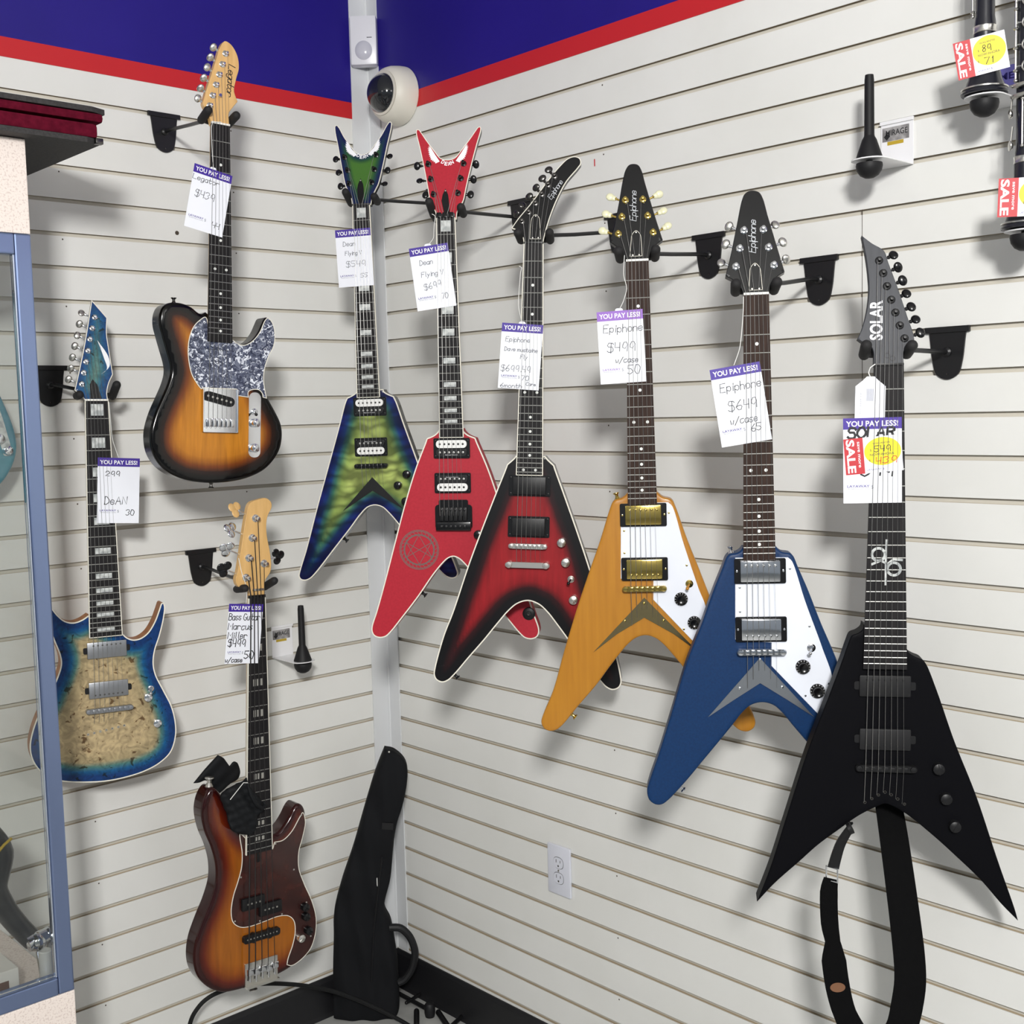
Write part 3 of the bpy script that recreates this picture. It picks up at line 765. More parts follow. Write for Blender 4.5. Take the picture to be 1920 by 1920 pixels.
def inside(pts, Q):
    P = np.array(pts)
    B = np.roll(P, -1, 0)
    Q = np.array(Q)
    c = np.zeros(len(Q), bool)
    for a, b in zip(P, B):
        if a[1] == b[1]:
            continue
        hit = ((a[1] > Q[:, 1]) != (b[1] > Q[:, 1])) & (Q[:, 0] < (b[0] - a[0]) * (Q[:, 1] - a[1]) / (b[1] - a[1]) + a[0])
        c ^= hit
    return c


def slab(outline_mm, z1, z0, r, grid=7.0, step=4.0, puff=0.0):
    """solid with a rounded front rim, outline in mm, z in mm; carries the 'edge' distance"""
    pts = ccw(spline(outline_mm, step))
    P = np.array(pts)
    lo, hi = P.min(0), P.max(0)
    gx, gy = np.meshgrid(np.arange(lo[0] + grid / 2, hi[0], grid), np.arange(lo[1] + grid / 2, hi[1], grid))
    G = np.stack([gx.ravel(), gy.ravel()], 1)
    G = G[inside(pts, G)]
    G = G[dist_to(pts, G) > r + 2.5]
    ex = [tuple(q) for q in G]
    for d in ((0.12 * r, 0.45 * r, r) if r > 1.5 else (r,)):
        o = np.array(offset(pts, d))
        ok = (dist_to(pts, o) > 0.9 * d) & inside(pts, o)
        ex += [tuple(q) for q in o[ok]]
    vv, ee, ff = cdt(pts, ex)
    D = dist_to(pts, vv)
    m = MB()
    dd = np.clip(D, 0, r)
    drop = r - np.sqrt(np.maximum(r * r - (r - dd) ** 2, 0))
    up = puff * (1 - np.exp(-D / 30.0))
    n = len(vv)
    m.add([(v[0] / 1000, v[1] / 1000, (z1 - drop[i] + up[i]) / 1000) for i, v in enumerate(vv)], ff, 0)
    m.edge = list(D)
    k = len(pts)
    m.add([(p[0] / 1000, p[1] / 1000, (z1 - r) / 1000) for p in pts] + [(p[0] / 1000, p[1] / 1000, z0 / 1000) for p in pts],
          [(i, i + k, (i + 1) % k + k, (i + 1) % k) for i in range(k)], 1)
    m.add([(v[0] / 1000, v[1] / 1000, z0 / 1000) for v in vv], [f[::-1] for f in ff], 1)
    return m, pts


def rim(pts, z1, w, h, out=0.4):
    """binding that follows an outline (mm)"""
    a, b = offset(pts, -out), offset(pts, w)
    sc_ = lambda q: [(x / 1000, y / 1000) for x, y in q]
    m = MB()
    A, B = sc_(a), sc_(b)
    m.strip(A, B, z1 / 1000, z1 / 1000)
    m.strip(A, A, (z1 - h) / 1000, z1 / 1000)
    m.strip(B, A, (z1 - h) / 1000, (z1 - h) / 1000)
    m.strip(B, B, z1 / 1000, (z1 - h) / 1000)
    return m


# ------------------------------------------------------------------ lettering
GL = {'A': '023962 1555', 'B': '0209 093958573606 063655533202', 'C': '5839190604224253', 'D': '0209 092956542202', 'E': '59090252 0646', 'F': '590902 0646',
      'G': '58391906042242535535', 'L': '090252', 'M': '0209356962', 'N': '02095259', 'O': '290604224264664929', 'R': '02093958573606 3652',
      'S': '5849190716465453421203', 'V': '093259', 'T': '0969 3932', 'Y': '093659 3632', 'P': '02093958573606', 'H': '0209 5952 0656', 'W': '0912354259',
      'a': '46160503123244 4642', 'b': '0902 05163645433203', 'c': '46160503123243', 'd': '46160503123244 4942', 'e': '04444536160503123243', 'f': '49382722 1646',
      'g': '46160503123244 4641301001', 'h': '0902 0516364542', 'i': '1612 1817', 'l': '191322', 'm': '0602 05162522 2536465552', 'n': '0602 0516364542',
      'o': '160503123243453616', 'p': '0600 05163645433203', 'r': '0602 05163645', 's': '461605143443321203', 't': '1913223243 0646', 'u': '0603123244 4642',
      'v': '062246', 'w': '0612243246', 'y': '0623 4600', 'z': '06460242', '0': '190604224255573919', '1': '172922', '2': '07193957560252', '3': '082949573654432203',
      '4': '090545 4942', '5': '5909063654432203', '6': '492704224254452504', '7': '095922', '8': '3617294957361422425436', '9': '5749291715345752',
      '$': '5849190716465453421203 3931', '/': '0159', '.': '2223', '-': '1545', "'": '2928'}


def strokes(text, x, y, h, ang=0.0, slant=0.12, gap=1.5, wob=0.25, seed=1):
    """handwritten polylines: text baseline starts at x, y; h = cap height"""
    rg = random.Random(seed + len(text))
    s = h / 7.0
    cx = 0.0
    out = []
    ca, sa = math.cos(ang), math.sin(ang)
    for ch in text:
        if ch == ' ':
            cx += 3.2
            continue
        g = GL.get(ch, GL['-'])
        mx = max(int(d[i]) for d in g.split() for i in range(0, len(d), 2))
        dy = rg.uniform(-wob, wob)
        for st in g.split():
            pl = []
            for i in range(0, len(st), 2):
                px, py = int(st[i]), int(st[i + 1]) - 2
                px += rg.uniform(-wob, wob) * .6 + slant * py + cx
                py += dy + rg.uniform(-wob, wob) * .6
                pl.append((x + s * (px * ca - py * sa), y + s * (px * sa + py * ca)))
            out.append(pl)
        cx += mx + gap
    return out, cx * s


def draw(m, polys, wd, z, mi=0):
    """flat pen strokes of width wd"""
    for pl in polys:
        n = len(pl)
        vs, fs = [], []
        for i in range(n):
            a, b = Vector(pl[max(i - 1, 0)]), Vector(pl[min(i + 1, n - 1)])
            d = (b - a)
            d = d.normalized() if d.length > 1e-9 else Vector((1, 0))
            q = Vector((-d.y, d.x)) * wd / 2
            e = d * (wd * .4 if i == n - 1 else -wd * .4 if i == 0 else 0)
            vs += [(pl[i][0] + q.x + e.x, pl[i][1] + q.y + e.y, z), (pl[i][0] - q.x + e.x, pl[i][1] - q.y + e.y, z)]
        for i in range(n - 1):
            fs.append((2 * i, 2 * i + 1, 2 * i + 3, 2 * i + 2))
        m.add(vs, fs, mi)
    return m


_tcache = {}


def type_mesh(text, bold=0.0):
    """printed lettering, unit cap size, left baseline at origin -> verts, faces, width"""
    key = (text, bold)
    if key in _tcache:
        return _tcache[key]
    cu = bpy.data.curves.new('lettering', 'FONT')
    cu.body = text
    cu.size = 1.0
    cu.offset = bold
    cu.resolution_u = 3
    o = bpy.data.objects.new('lettering', cu)
    COL.objects.link(o)
    dg = bpy.context.evaluated_depsgraph_get()
    me = bpy.data.meshes.new_from_object(o.evaluated_get(dg))
    vs = [tuple(v.co) for v in me.vertices]
    fs = [tuple(p.vertices) for p in me.polygons]
    bpy.data.objects.remove(o)
    bpy.data.curves.remove(cu)
    bpy.data.meshes.remove(me)
    x0 = min(v[0] for v in vs)
    x1 = max(v[0] for v in vs)
    _tcache[key] = ([(v[0] - x0, v[1]) for v in vs], fs, x1 - x0)
    return _tcache[key]


def type_on(m, text, x, y, h, z, mi=0, width=None, ang=0.0, bold=0.0):
    vs, fs, wd = type_mesh(text, bold)
    sy = h / 0.7
    sx = width / wd if width else sy
    ca, sa = math.cos(ang), math.sin(ang)
    m.add([(x + ca * vx * sx - sa * vy * sy, y + sa * vx * sx + ca * vy * sy, z) for vx, vy in vs], fs, mi)
    return m


# ------------------------------------------------------------------ things
def empty(name, M, label, cat, group=None):
    o = link(bpy.data.objects.new(name, None))
    o.empty_display_size = 0.05
    o.matrix_world = M
    tag(o, label, cat, group)
    return o


def tag(o, label, cat, group=None):
    o['label'] = label
    o['category'] = cat
    if group:
        o['group'] = group
    return o


def structure(o):
    o['kind'] = 'structure'
    return o


def basis(o, x, y, z):
    x, y, z = Vector(x), Vector(y), Vector(z)
    return Matrix(((x.x, y.x, z.x, o[0]), (x.y, y.y, z.y, o[1]), (x.z, y.z, z.z, o[2]), (0, 0, 0, 1)))


# ------------------------------------------------------------------ the room
PITCH, G0, GW, GD = 0.0762, 2.4147, 0.0096, 0.0088
TOPZ = 2.4835


def slat_profile(zbot, ztop):
    """(depth, z) polyline of the grooved panel face from bottom to top; depth < 0 is into the wall"""
    pr = [(0, zbot)]
    k = 60
    zs = [G0 - PITCH * i for i in range(0, k)]
    for z in sorted(zs):
        if z - GW < zbot + 0.01 or z > ztop - 0.005:
            continue
        lip = 0.0055
        pr += [(0, z - GW), (-0.0022, z - GW), (-0.0022, z - GW - lip), (-GD, z - GW - lip), (-GD, z - GW), (-GD, z), (-GD, z + lip), (-0.0022, z + lip), (-0.0022, z), (0, z)]
    pr.append((0, ztop))
    return pr


def slat_wall(name, p0, p1, nrm):
    pr = slat_profile(0.02, TOPZ)
    a, b, n = Vector(p0), Vector(p1), Vector(nrm)
    m = MB()
    vs = []
    for d, z in pr:
        vs += [a + n * d + Vector((0, 0, z)), b + n * d + Vector((0, 0, z))]
    for i in range(len(pr) - 1):
        k = (i - 1) % 10   # faces of the slot: painted lips and back, darker tan in the undercuts
        in_undercut = k in (1, 2, 3, 5, 6, 7)
        m.f.append((2 * i, 2 * i + 1, 2 * i + 3, 2 * i + 2))
        m.mi.append((1 if in_undercut else 2 if k == 4 else 0) if 0 < i else 0)
    m.v = vs
    # back of the panel and the wall above it
    q = [a - n * .03, b - n * .03]
    m.add([q[0], q[1], q[1] + Vector((0, 0, CEIL)), q[0] + Vector((0, 0, CEIL))], [(0, 1, 2, 3)])
    o = m.obj(name, ['slatwall_white', 'undercut_tan', 'slot_back'], smooth=0)
    return structure(o)


slat_wall('wall_left', (-4.2, 0, 0), (0, 0, 0), (0, -1, 0))
slat_wall('wall_right', (0, 0, 0), (0, -4.6, 0), (-1, 0, 0))
# upper fascia: blue with a red band along its foot
for nm, ax in (('trim_1', 0), ('trim_2', 1)):
    m = MB()
    L_ = 4.2 if ax == 0 else 4.6
    for (z0, z1, mi) in ((TOPZ - .002, 2.5245, 1), (2.5245, CEIL, 0)):
        if ax == 0:
            m.box(-L_, 0, -0.002, 0.02, z0, z1, mi)
        else:
            m.box(-0.002, 0.02, -L_, 0, z0, z1, mi)
    structure(m.obj(nm, ['sign_blue', 'sign_red'], smooth=0))
# inside-corner trim
m = MB()
m.box(-0.060, -0.0005, -0.004, -0.0005, 0.12, CEIL)
m.box(-0.004, -0.0005, -0.052, -0.0005, 0.12, CEIL)
m.tube([(-0.0045, -0.0045, 0.12), (-0.0045, -0.0045, CEIL)], 0.004, 8)
structure(m.obj('trim_3', 'trim_white', smooth=0))
# vertical panel joint and the screw heads under the grooves
m = MB()
m.box(-0.0006, 0.001, -1.5224, -1.5216, G0 - PITCH * 12, G0 - PITCH * 5)
for i in range(0, 29):
    if i % 2 == 0:
        z = G0 - PITCH * i - GW - 0.007
        for x in (-0.436, -0.885):
            m.lathe([(0.0022, -.0005), (0.0016, 0.0006)], (x, 0, z), (0, -1, 0), 8)
        for y in (-0.872, -2.0):
            m.lathe([(0.0022, -.0005), (0.0016, 0.0006)], (0, y, z + PITCH * (i % 4 == 0) * 0), (-1, 0, 0), 8)
m.lathe([(0.0055, -0.0005), (0.005, 0.0008)], (-0.598, 0, 2.131), (0, -1, 0), 12)
structure(m.obj('trim_4', 'screw_dark', smooth=0))
m = MB()
m.box(-0.0008, 0.0005, -0.8455, -0.8428, 2.224, 2.240)
structure(m.obj('trim_5', 'sale_red', smooth=0))
for nm, ax in (('baseboard_left', 0), ('baseboard_right', 1)):
    m = MB()
    pr = [(0.0005, 0), (0.012, 0), (0.009, 0.012), (0.007, 0.10), (0.004, 0.112), (0.0005, 0.113)]
    if ax == 0:
        vs = [(x, -d, z) for x in (-4.2, 0) for d, z in pr]
    else:
        vs = [(-d, y, z) for y in (0, -4.6) for d, z in pr]
    k = len(pr)
    m.add(vs, [(i, (i + 1) % k, (i + 1) % k + k, i + k) for i in range(k)])
    structure(m.obj(nm, 'base_black', smooth=0))
m = MB()
m.box(-6.5, 0.02, -7.5, 0.02, -0.05, 0)
structure(m.obj('floor', 'floor_tile', smooth=0))
m = MB()
m.box(-6.5, 0.02, -7.5, 0.02, CEIL, CEIL + .05)
structure(m.obj('ceiling', 'ceiling_white', smooth=0))

# ------------------------------------------------------------------ guitars
UNIT = {}


def unit(name, builder, mats, smooth=35):
    """mesh made once and shared by its repeats"""
    if name not in UNIT:
        o = builder().obj(name, mats, smooth=smooth)
        UNIT[name] = o.data
        bpy.data.objects.remove(o)
    return UNIT[name]


def place(name, me, parent, loc, rot=0.0, scale=(1, 1, 1)):
    o = link(bpy.data.objects.new(name, me))
    o.parent = parent
    o.location = loc
    o.rotation_euler = (0, 0, rot)
    o.scale = scale
    return o


def rrect(cx, cy, w, h, r, n=5, ang=0.0):
    out = []
    for (sx, sy, a0) in ((1, 1, 0), (-1, 1, 90), (-1, -1, 180), (1, -1, 270)):
        for k in range(n + 1):
            a = math.radians(a0 + 90 * k / n)
            out.append((sx * (w / 2 - r) + r * math.cos(a), sy * (h / 2 - r) + r * math.sin(a)))
    ca, sa = math.cos(ang), math.sin(ang)
    return [(cx + ca * x - sa * y, cy + sa * x + ca * y) for x, y in out]


def mm(p):
    return [(q[0] / 1000, q[1] / 1000) for q in p]


def b_screw():
    return MB().lathe([(0.0022, 0), (0.0021, 0.0008), (0.0014, 0.0013), (0.0004, 0.0014)], n=10)


def b_post():
    m = MB()
    m.lathe([(0.0068, 0), (0.0066, 0.0016), (0.0052, 0.0022), (0.0050, 0.0026), (0.0032, 0.003), (0.0030, 0.006), (0.0024, 0.0085), (0.0034, 0.011), (0.0032, 0.0128), (0.001, 0.0132)], n=16)
    return m


def b_knob_metal():
    m = MB()
    m.lathe([(0.0098, 0), (0.0098, 0.011), (0.0092, 0.0128), (0.006, 0.0142), (0.001, 0.0146)], n=24)
    m.box(-0.0007, 0.0007, -0.009, 0.009, 0.0138, 0.0148)
    return m


def b_knob_hat():
    m = MB()
    m.lathe([(0.0132, 0), (0.0130, 0.003), (0.0118, 0.0045), (0.0094, 0.006), (0.0088, 0.013), (0.0076, 0.0142), (0.0066, 0.0135), (0.0010, 0.0130)], n=28)
    return m


def b_strap_button():
    return MB().lathe([(0.0058, 0), (0.0042, 0.003), (0.0030, 0.005), (0.0034, 0.009), (0.0062, 0.011), (0.0060, 0.0125), (0.001, 0.0132)], n=14)


def b_fret():
    m = MB()
    pr = [(-0.0009, 0), (-0.0007, 0.0007), (0, 0.0010), (0.0007, 0.0007), (0.0009, 0)]
    vs = [(x, y, z) for x in (-0.5, 0.5) for y, z in pr]
    m.add(vs, [(i, i + 1, i + 6, i + 5) for i in range(4)] + [(0, 1, 2, 3, 4), (9, 8, 7, 6, 5)])
    return m


def ell(w, h, n=28, e=2.0):
    return [(w / 2 * abs(math.cos(a)) ** (2 / e) * (1 if math.cos(a) > 0 else -1), h / 2 * abs(math.sin(a)) ** (2 / e) * (1 if math.sin(a) > 0 else -1))
            for a in [2 * PI * k / n for k in range(n)]]


def humbucker(parent, x, y, top, kind, wd=90, flip=False):
    """pickup part with sub-parts; local origin on the body face"""
    if kind in ('zebra', 'cover_chrome', 'cover_gold', 'emg'):
        m = MB()
        o_, i_ = mm(rrect(0, 0, wd, 45, 3)), mm(rrect(0, 0, wd - 20, 37, 2))
        m.prism(o_, 0, 0.0045)
        m.prism(mm(rrect(0, 0, wd - 14, 40, 2)), 0.0045, 0.0062)
        ring = m.obj('pickup', 'gloss_black', parent)
        ring.location = (x, y, top)
        if kind == 'zebra':
            for s_, mt in ((1, 'bobbin_white'), (-1, 'satin_black')):
                s2 = s_ * (-1 if flip else 1)
                b = MB()
                b.prism(mm(rrect(0, s2 * 9.3, 69, 17.5, 8)), 0.005, 0.0095)
                bo = b.obj('bobbin', mt, ring)
                p = MB()
                for k in range(6):
                    p.lathe([(0.0026, 0.0094), (0.0024, 0.0102), (0.0006, 0.0104)], ((k - 2.5) * 0.0104, s2 * 0.0093, 0), n=10)
                p.each('pole_screw', 'nickel' if mt == 'satin_black' else 'dark_chrome', ring)
            if not flip or True:
                q = MB()
                type_on(q, 'Seymour Duncan', -0.014, (-0.0155 if not flip else 0.0125), 0.0018, 0.0096, 0, width=0.028)
                q.obj('pickup_lettering', 'white_print', ring)
        elif kind == 'emg':
            b = MB()
            b.box(-0.0355, 0.0355, -0.019, 0.019, 0.005, 0.0125, bev=0.0018)
            b.obj('pickup_cover', 'satin_black', ring)
        else:
            b = MB()
            b.box(-0.0348, 0.0348, -0.0188, 0.0188, 0.005, 0.0125, bev=0.002)
            b.obj('pickup_cover', 'gold' if kind == 'cover_gold' else 'chrome', ring)
            p = MB()
            for k in range(6):
                p.lathe([(0.0028, 0.0122), (0.0027, 0.0134), (0.0016, 0.0142), (0.0004, 0.0144)], ((k - 2.5) * 0.0104, (-1 if flip else 1) * 0.0105, 0), n=12)
            p.each('pole_screw', 'gold' if kind == 'cover_gold' else 'chrome', ring)
        s = MB()
        cs = ((-1, 0), (1, 0)) if kind.startswith('cover') else ((-1, 1), (1, 1), (-1, -1), (1, -1))
        for a, b_ in cs:
            s.lathe([(0.0022, 0.0044), (0.002, 0.0054), (0.0004, 0.0058)], (a * (wd / 2 - 4.5) / 1000, b_ * 0.017, 0), n=10)
        s.each('mounting_screw', 'gold' if kind == 'cover_gold' else 'chrome' if kind.startswith('cover') else 'satin_black', ring)
        return ring
    # direct-mounted pickups
    m = MB()
    m.box(-wd / 2000, wd / 2000, -0.0185, 0.0185, 0, 0.0065, bev=0.004 if kind == 'direct_black' else 0.002)
    mt = {'direct_metal': 'brushed', 'direct_black': 'rubber'}[kind]
    pu = m.obj('pickup', mt, parent)
    pu.location = (x, y, top)
    for s_ in (-1, 1):
        e = MB()
        e.prism(mm(rrect(s_ * (wd / 2 + 3), 0, 10, 14, 3)), 0, 0.003)
        e.obj('mounting_ear', 'satin_black', pu)
    p = MB()
    for k in range(7):
        p.lathe([(0.0022, 0.006), (0.002, 0.0068), (0.0004, 0.007)], ((k - 3) * 0.0098, (-1 if flip else 1) * 0.011, 0), n=10)
    p.each('pole_screw', 'slot_dark' if kind == 'direct_metal' else 'satin_black', pu)
    return pu


def build_guitar(key, label, sp, cat='guitar', group=None):
    fr_ = DATA[key + '_frame']
    M = basis(*fr_)
    root = empty(sp.get('name', 'electric_guitar'), M, label, cat, group)
    g = lambda k: DATA[key + '_' + k]
    BT, HT = -11.0, -5.0
    T = BT / 1000
    # body
    m, opts = slab(g('body'), BT, BT - sp.get('thick', 42), sp.get('round', 2.0))
    body = m.obj('body', [sp['face'], sp.get('side', sp['face'])], root, smooth=40)
    if sp.get('binding'):
        rim(opts, BT + 0.3, 2.2, sp.get('bind_h', 5)).obj('body_binding', sp['binding'], body)
    # neck, fretboard
    (nl, nr, el, er) = g('fb')
    ny, ey = 0.0, (el[1] + er[1]) / 2
    nw, ew = nr[0] - nl[0], er[0] - el[0]
    cx0, cx1 = (nl[0] + nr[0]) / 2, (el[0] + er[0]) / 2
    cxa = lambda y: cx0 + (cx1 - cx0) * y / ey
    wda = lambda y: nw + (ew - nw) * y / ey
    m = MB()
    ys = [3, 0, ey * .5, ey]
    K = 9
    vs = []
    for y in ys:
        hw = wda(min(y, 0)) / 2 - .3
        for k in range(K):
            a = PI * k / (K - 1)
            vs.append(((cxa(min(y, 0)) + hw * math.cos(a)) / 1000, y / 1000, (-5 - 17 * math.sin(a) ** .7) / 1000))
    fs = []
    for i in range(len(ys) - 1):
        for k in range(K):
            k2 = (k + 1) % K
            fs.append((i * K + k, i * K + k2, (i + 1) * K + k2, (i + 1) * K + k))
    fs += [tuple(range(K)), tuple((len(ys) - 1) * K + k for k in range(K - 1, -1, -1))]
    m.add(vs, fs)
    m.obj('neck', sp['neck'], root, smooth=50)
    fbe = ey - sp.get('fb_over', 1.0)
    q = [(cxa(0) - nw / 2, 0), (cxa(fbe) - wda(fbe) / 2, fbe), (cxa(fbe) + wda(fbe) / 2, fbe), (cxa(0) + nw / 2, 0)]
    m = MB()
    m.prism(mm(q), -0.0056, 0)
    fb = m.obj('fretboard', sp['fb'], root, smooth=0)
    if sp.get('fb_bind'):
        m = MB()
        for s_ in (-1, 1):
            e = [(cxa(0) + s_ * nw / 2, 0.0), (cxa(fbe) + s_ * wda(fbe) / 2, fbe), (cxa(fbe) + s_ * (wda(fbe) / 2 + .5), fbe), (cxa(0) + s_ * (nw / 2 + .5), 0)]
            e = [(e[0][0] - s_ * 1.3, e[0][1]), (e[1][0] - s_ * 1.3, e[1][1]), e[2], e[3]]
            m.prism(mm(e), -0.0057, 0.0002)
        if sp.get('fb_endbind'):
            m.prism(mm([(cxa(fbe) - wda(fbe) / 2, fbe - .3), (cxa(fbe) + wda(fbe) / 2, fbe - .3), (cxa(fbe) + wda(fbe) / 2, fbe + 1.3), (cxa(fbe) - wda(fbe) / 2, fbe + 1.3)]), -0.0057, 0.0002)
        m.obj('fretboard_binding', sp['fb_bind'], fb)
    S = sp['scale']
    fy = lambda n_: -S * (1 - 2 ** (-n_ / 12))
    fu = unit('fret', b_fret, 'fret')
    for n_ in range(1, sp['frets'] + 1):
        y = fy(n_)
        if y < fbe + 2:
            break
        place('fret', fu, fb, (cxa(y) / 1000, y / 1000, 0), 0, ((wda(y) - (2.4 if sp.get('fb_bind') else 0.6)) / 1000, 1, 1))
    kind = sp.get('inlay')
    for n_ in (1, 3, 5, 7, 9, 12, 15, 17, 19, 21, 24):
        if n_ > sp['frets'] or (n_ == 1 and kind not in ('block',)) or not kind:
            continue
        y = (fy(n_) + fy(n_ - 1)) / 2
        gap = fy(n_ - 1) - fy(n_)
        m = MB()
        if kind == 'block':
            hw, hh = wda(y) * .27, gap * .33
            m.box(-hw / 1000, hw / 1000, -hh / 1000, hh / 1000, -0.0002, 0.0003)
            mt = 'pearl'
        elif kind == 'tri':
            hh = min(gap * .26, 8)
            for k in (-1, 0, 1):
                m.box((k * 9.5 - 3.2) / 1000, (k * 9.5 + 3.2) / 1000, -hh / 1000, hh / 1000, -0.0002, 0.0003)
            mt = 'inlay_grey'
        else:
            xs = (-13, 13) if n_ in (12, 24) else (0,)
            for xx in xs:
                m.lathe([(0.003, -0.0002), (0.003, 0.0003)], (xx / 1000, 0, 0), n=16)
            mt = 'dot_white'
        io = m.obj('inlay', mt, fb)
        io.location = (cxa(y) / 1000, y / 1000, 0)
    # nut
    m = MB()
    nh = sp.get('nut_h', 4.5)
    m.box((cx0 - nw / 2) / 1000, (cx0 + nw / 2) / 1000, 0.0003, nh / 1000, -0.0056, 0.0019, bev=0.0006)
    m.obj('nut', sp.get('nut', 'bone'), root)
    # headstock
    m, hpts = slab(g('head'), HT, HT - 14, 1.0, grid=6, step=2.5)
    head = m.obj('headstock', [sp['head'], sp.get('head_side', sp['head'])], root, smooth=40)
    RX = Matrix.Rotation(-math.radians(DATA[key + '_tilt']), 4, 'X')
    head.matrix_local = RX
    if sp.get('head_bind'):
        rim(hpts, HT + 0.2, 1.4, 3.5, 0.3).obj('headstock_binding', sp['head_bind'], head)
    if sp.get('head_extra'):
        sp['head_extra'](head, g)
    # tuners
    posts, btns = g('posts'), g('btns')
    pu = unit('tuning_post_' + sp['hw'], b_post, sp['hw'])
    for i, (p, b) in enumerate(zip(posts, btns)):
        t = link(bpy.data.objects.new('tuning_peg', pu))
        t.parent = root
        t.matrix_local = RX @ Matrix.Translation((p[0] / 1000, p[1] / 1000, HT / 1000)) @ Matrix.Scale(sp.get('post_s', 1), 4)
        k = 1 / sp.get('post_s', 1)
        d = Vector((b[0] - p[0], b[1] - p[1], -9)) / 1000
        dn = Vector((d.x, d.y, 0)).normalized()
        m = MB()
        ss = Vector((d.x, d.y, -0.009)) - dn * 0.007
        m.cyl(Vector((0, 0, -0.009)) + dn * 0.004, ss, 0.0022, 0.002, 8)
        m.cyl(ss - dn * 0.003, ss, 0.0034, 0.003, 10)
        c = Vector((d.x, d.y, -0.009))
        bt = sp['button']
        ang = rnd.uniform(-0.7, 0.7) if bt != 'keystone' else rnd.uniform(-.3, .3)
        side = Vector((0, 0, 1)).cross(dn)
        R = Matrix.Rotation(ang, 3, dn) @ Matrix((dn, side, Vector((0, 0, 1)))).transposed()
        if bt == 'oval':
            m.ball(c, (0.0075, 0.0092, 0.0034), 16, 8, 1, R)
        elif bt == 'keystone':
            # tulip-shaped: two stacked lobes
            m.ball(c - dn * .004, (0.0065, 0.0058, 0.0036), 14, 8, 1, R)
            m.ball(c + dn * .003, (0.0085, 0.0078, 0.0042), 14, 8, 1, R)
        else:   # clover
            for (u_, v_) in ((0.009, 0), (-0.003, 0.0098), (-0.003, -0.0098)):
                m.ball(c + R @ Vector((u_, v_, 0)), (0.0104, 0.0104, 0.0028), 14, 8, 1, R)
        mo = m.obj('tuner_button', [sp['hw'], sp['btn_mat'] if not isinstance(sp['btn_mat'], list) else sp['btn_mat'][i]], t, smooth=60)
        mo.scale = (k,) * 3
    # strings
    ns = sp['strings']
    nsp, bsp = sp['nut_sp'], sp['bridge_sp']
    for i in range(ns):
        f = (i / (ns - 1) - .5) * 2
        xn, xb = cx0 + f * nsp / 2, sp.get('bx', 0) + f * bsp / 2
        yb = -S
        pts = []
        p = posts[sp['order'][i]]
        pts.append(tuple(RX @ Vector((p[0] + (3 if p[0] < xn else -3), p[1], 2.0))))
        pts.append((xn, nh * .5, 2.6))
        pts.append((xb, yb, 5.5))
        pts += sp['tail'](i, f, xb, g)
        m = MB()
        th = sp.get('gauge', (0.52, 0.2))
        r = th[0] + (th[1] - th[0]) * i / (ns - 1)
        m.tube([(a / 1000, b / 1000, c / 1000) for a, b, c in pts], r / 1000, 6)
        m.obj('string', sp.get('string_mat', 'string_plain'), root)
    # strap buttons
    for q in g('sb') if (key + '_sb') in DATA else []:
        m = MB()
        # nearest rim point and outward normal
        pp = min(range(len(opts)), key=lambda j: (opts[j][0] - q[0]) ** 2 + (opts[j][1] - q[1]) ** 2)
        a, b = Vector(opts[pp - 1]), Vector(opts[(pp + 1) % len(opts)])
        nn = Vector(((b - a).y, -(b - a).x)).normalized()
        m.add(*_sub(b_strap_button()))
        so = m.obj('strap_button', sp.get('sb_mat', sp['hw']), root)
        z = Vector((nn.x, nn.y, 0))
        x_ = Vector((0, 0, 1))
        so.matrix_local = Matrix.Identity(4)
        so.matrix_local = basis((opts[pp][0] / 1000 - nn.x * .0008, opts[pp][1] / 1000 - nn.y * .0008, (BT - 20) / 1000), x_, z.cross(x_), z) @ Matrix.Scale(sp.get('sb_s', 1), 4)
    if sp.get('extra'):
        sp['extra'](root, body, g, T)
    return root


def _sub(m):
    return m.v, m.f


def tune_bridge(parent, x, y, top, mt, w=88, stud=True, ns=6):
    """bar bridge with individual saddles"""
    m = MB()
    m.prism(mm(rrect(0, 0, w, 11, 5.4)), 0.004, 0.0125)
    for s_ in (-1, 1):
        m.lathe([(0.0055, 0), (0.0055, 0.013), (0.0048, 0.0145), (0.001, 0.015)], (s_ * (w / 2 - 6) / 1000, 0, 0), n=16)
    b = m.obj('bridge', mt, parent)
    b.location = (x / 1000, y / 1000, top)
    su = unit('saddle_' + mt, lambda: MB().box(-0.0035, 0.0035, -0.0038, 0.0038, 0, 0.0035, bev=0.001), mt)
    for k in range(ns):
        place('saddle', su, b, ((k - (ns - 1) / 2) * (w - 36) / 1000 / (ns - 1), 0.0006 * (k % 2), 0.0125))
    return b


def knobs(root, pts, top, kind, mt, label=None):
    bd = {'metal': b_knob_metal, 'hat': b_knob_hat}[kind]
    me = unit('knob_%s_%s' % (kind, mt), bd, mt)
    for q in pts:
        o = place('control_knob', me, root, (q[0] / 1000, q[1] / 1000, top), rnd.uniform(0, 3))
        if kind == 'hat':
            r = MB()
            for k in range(11):
                a = math.radians(-40 + 26 * k)
                r.add([(0.0106 * math.cos(a - .03), 0.0106 * math.sin(a - .03), 0.0056), (0.0106 * math.cos(a + .03), 0.0106 * math.sin(a + .03), 0.0056),
                       (0.0125 * math.cos(a + .03), 0.0125 * math.sin(a + .03), 0.0042), (0.0125 * math.cos(a - .03), 0.0125 * math.sin(a - .03), 0.0042)], [(0, 1, 2, 3)])
            r.obj('knob_marks', 'white_print', o)


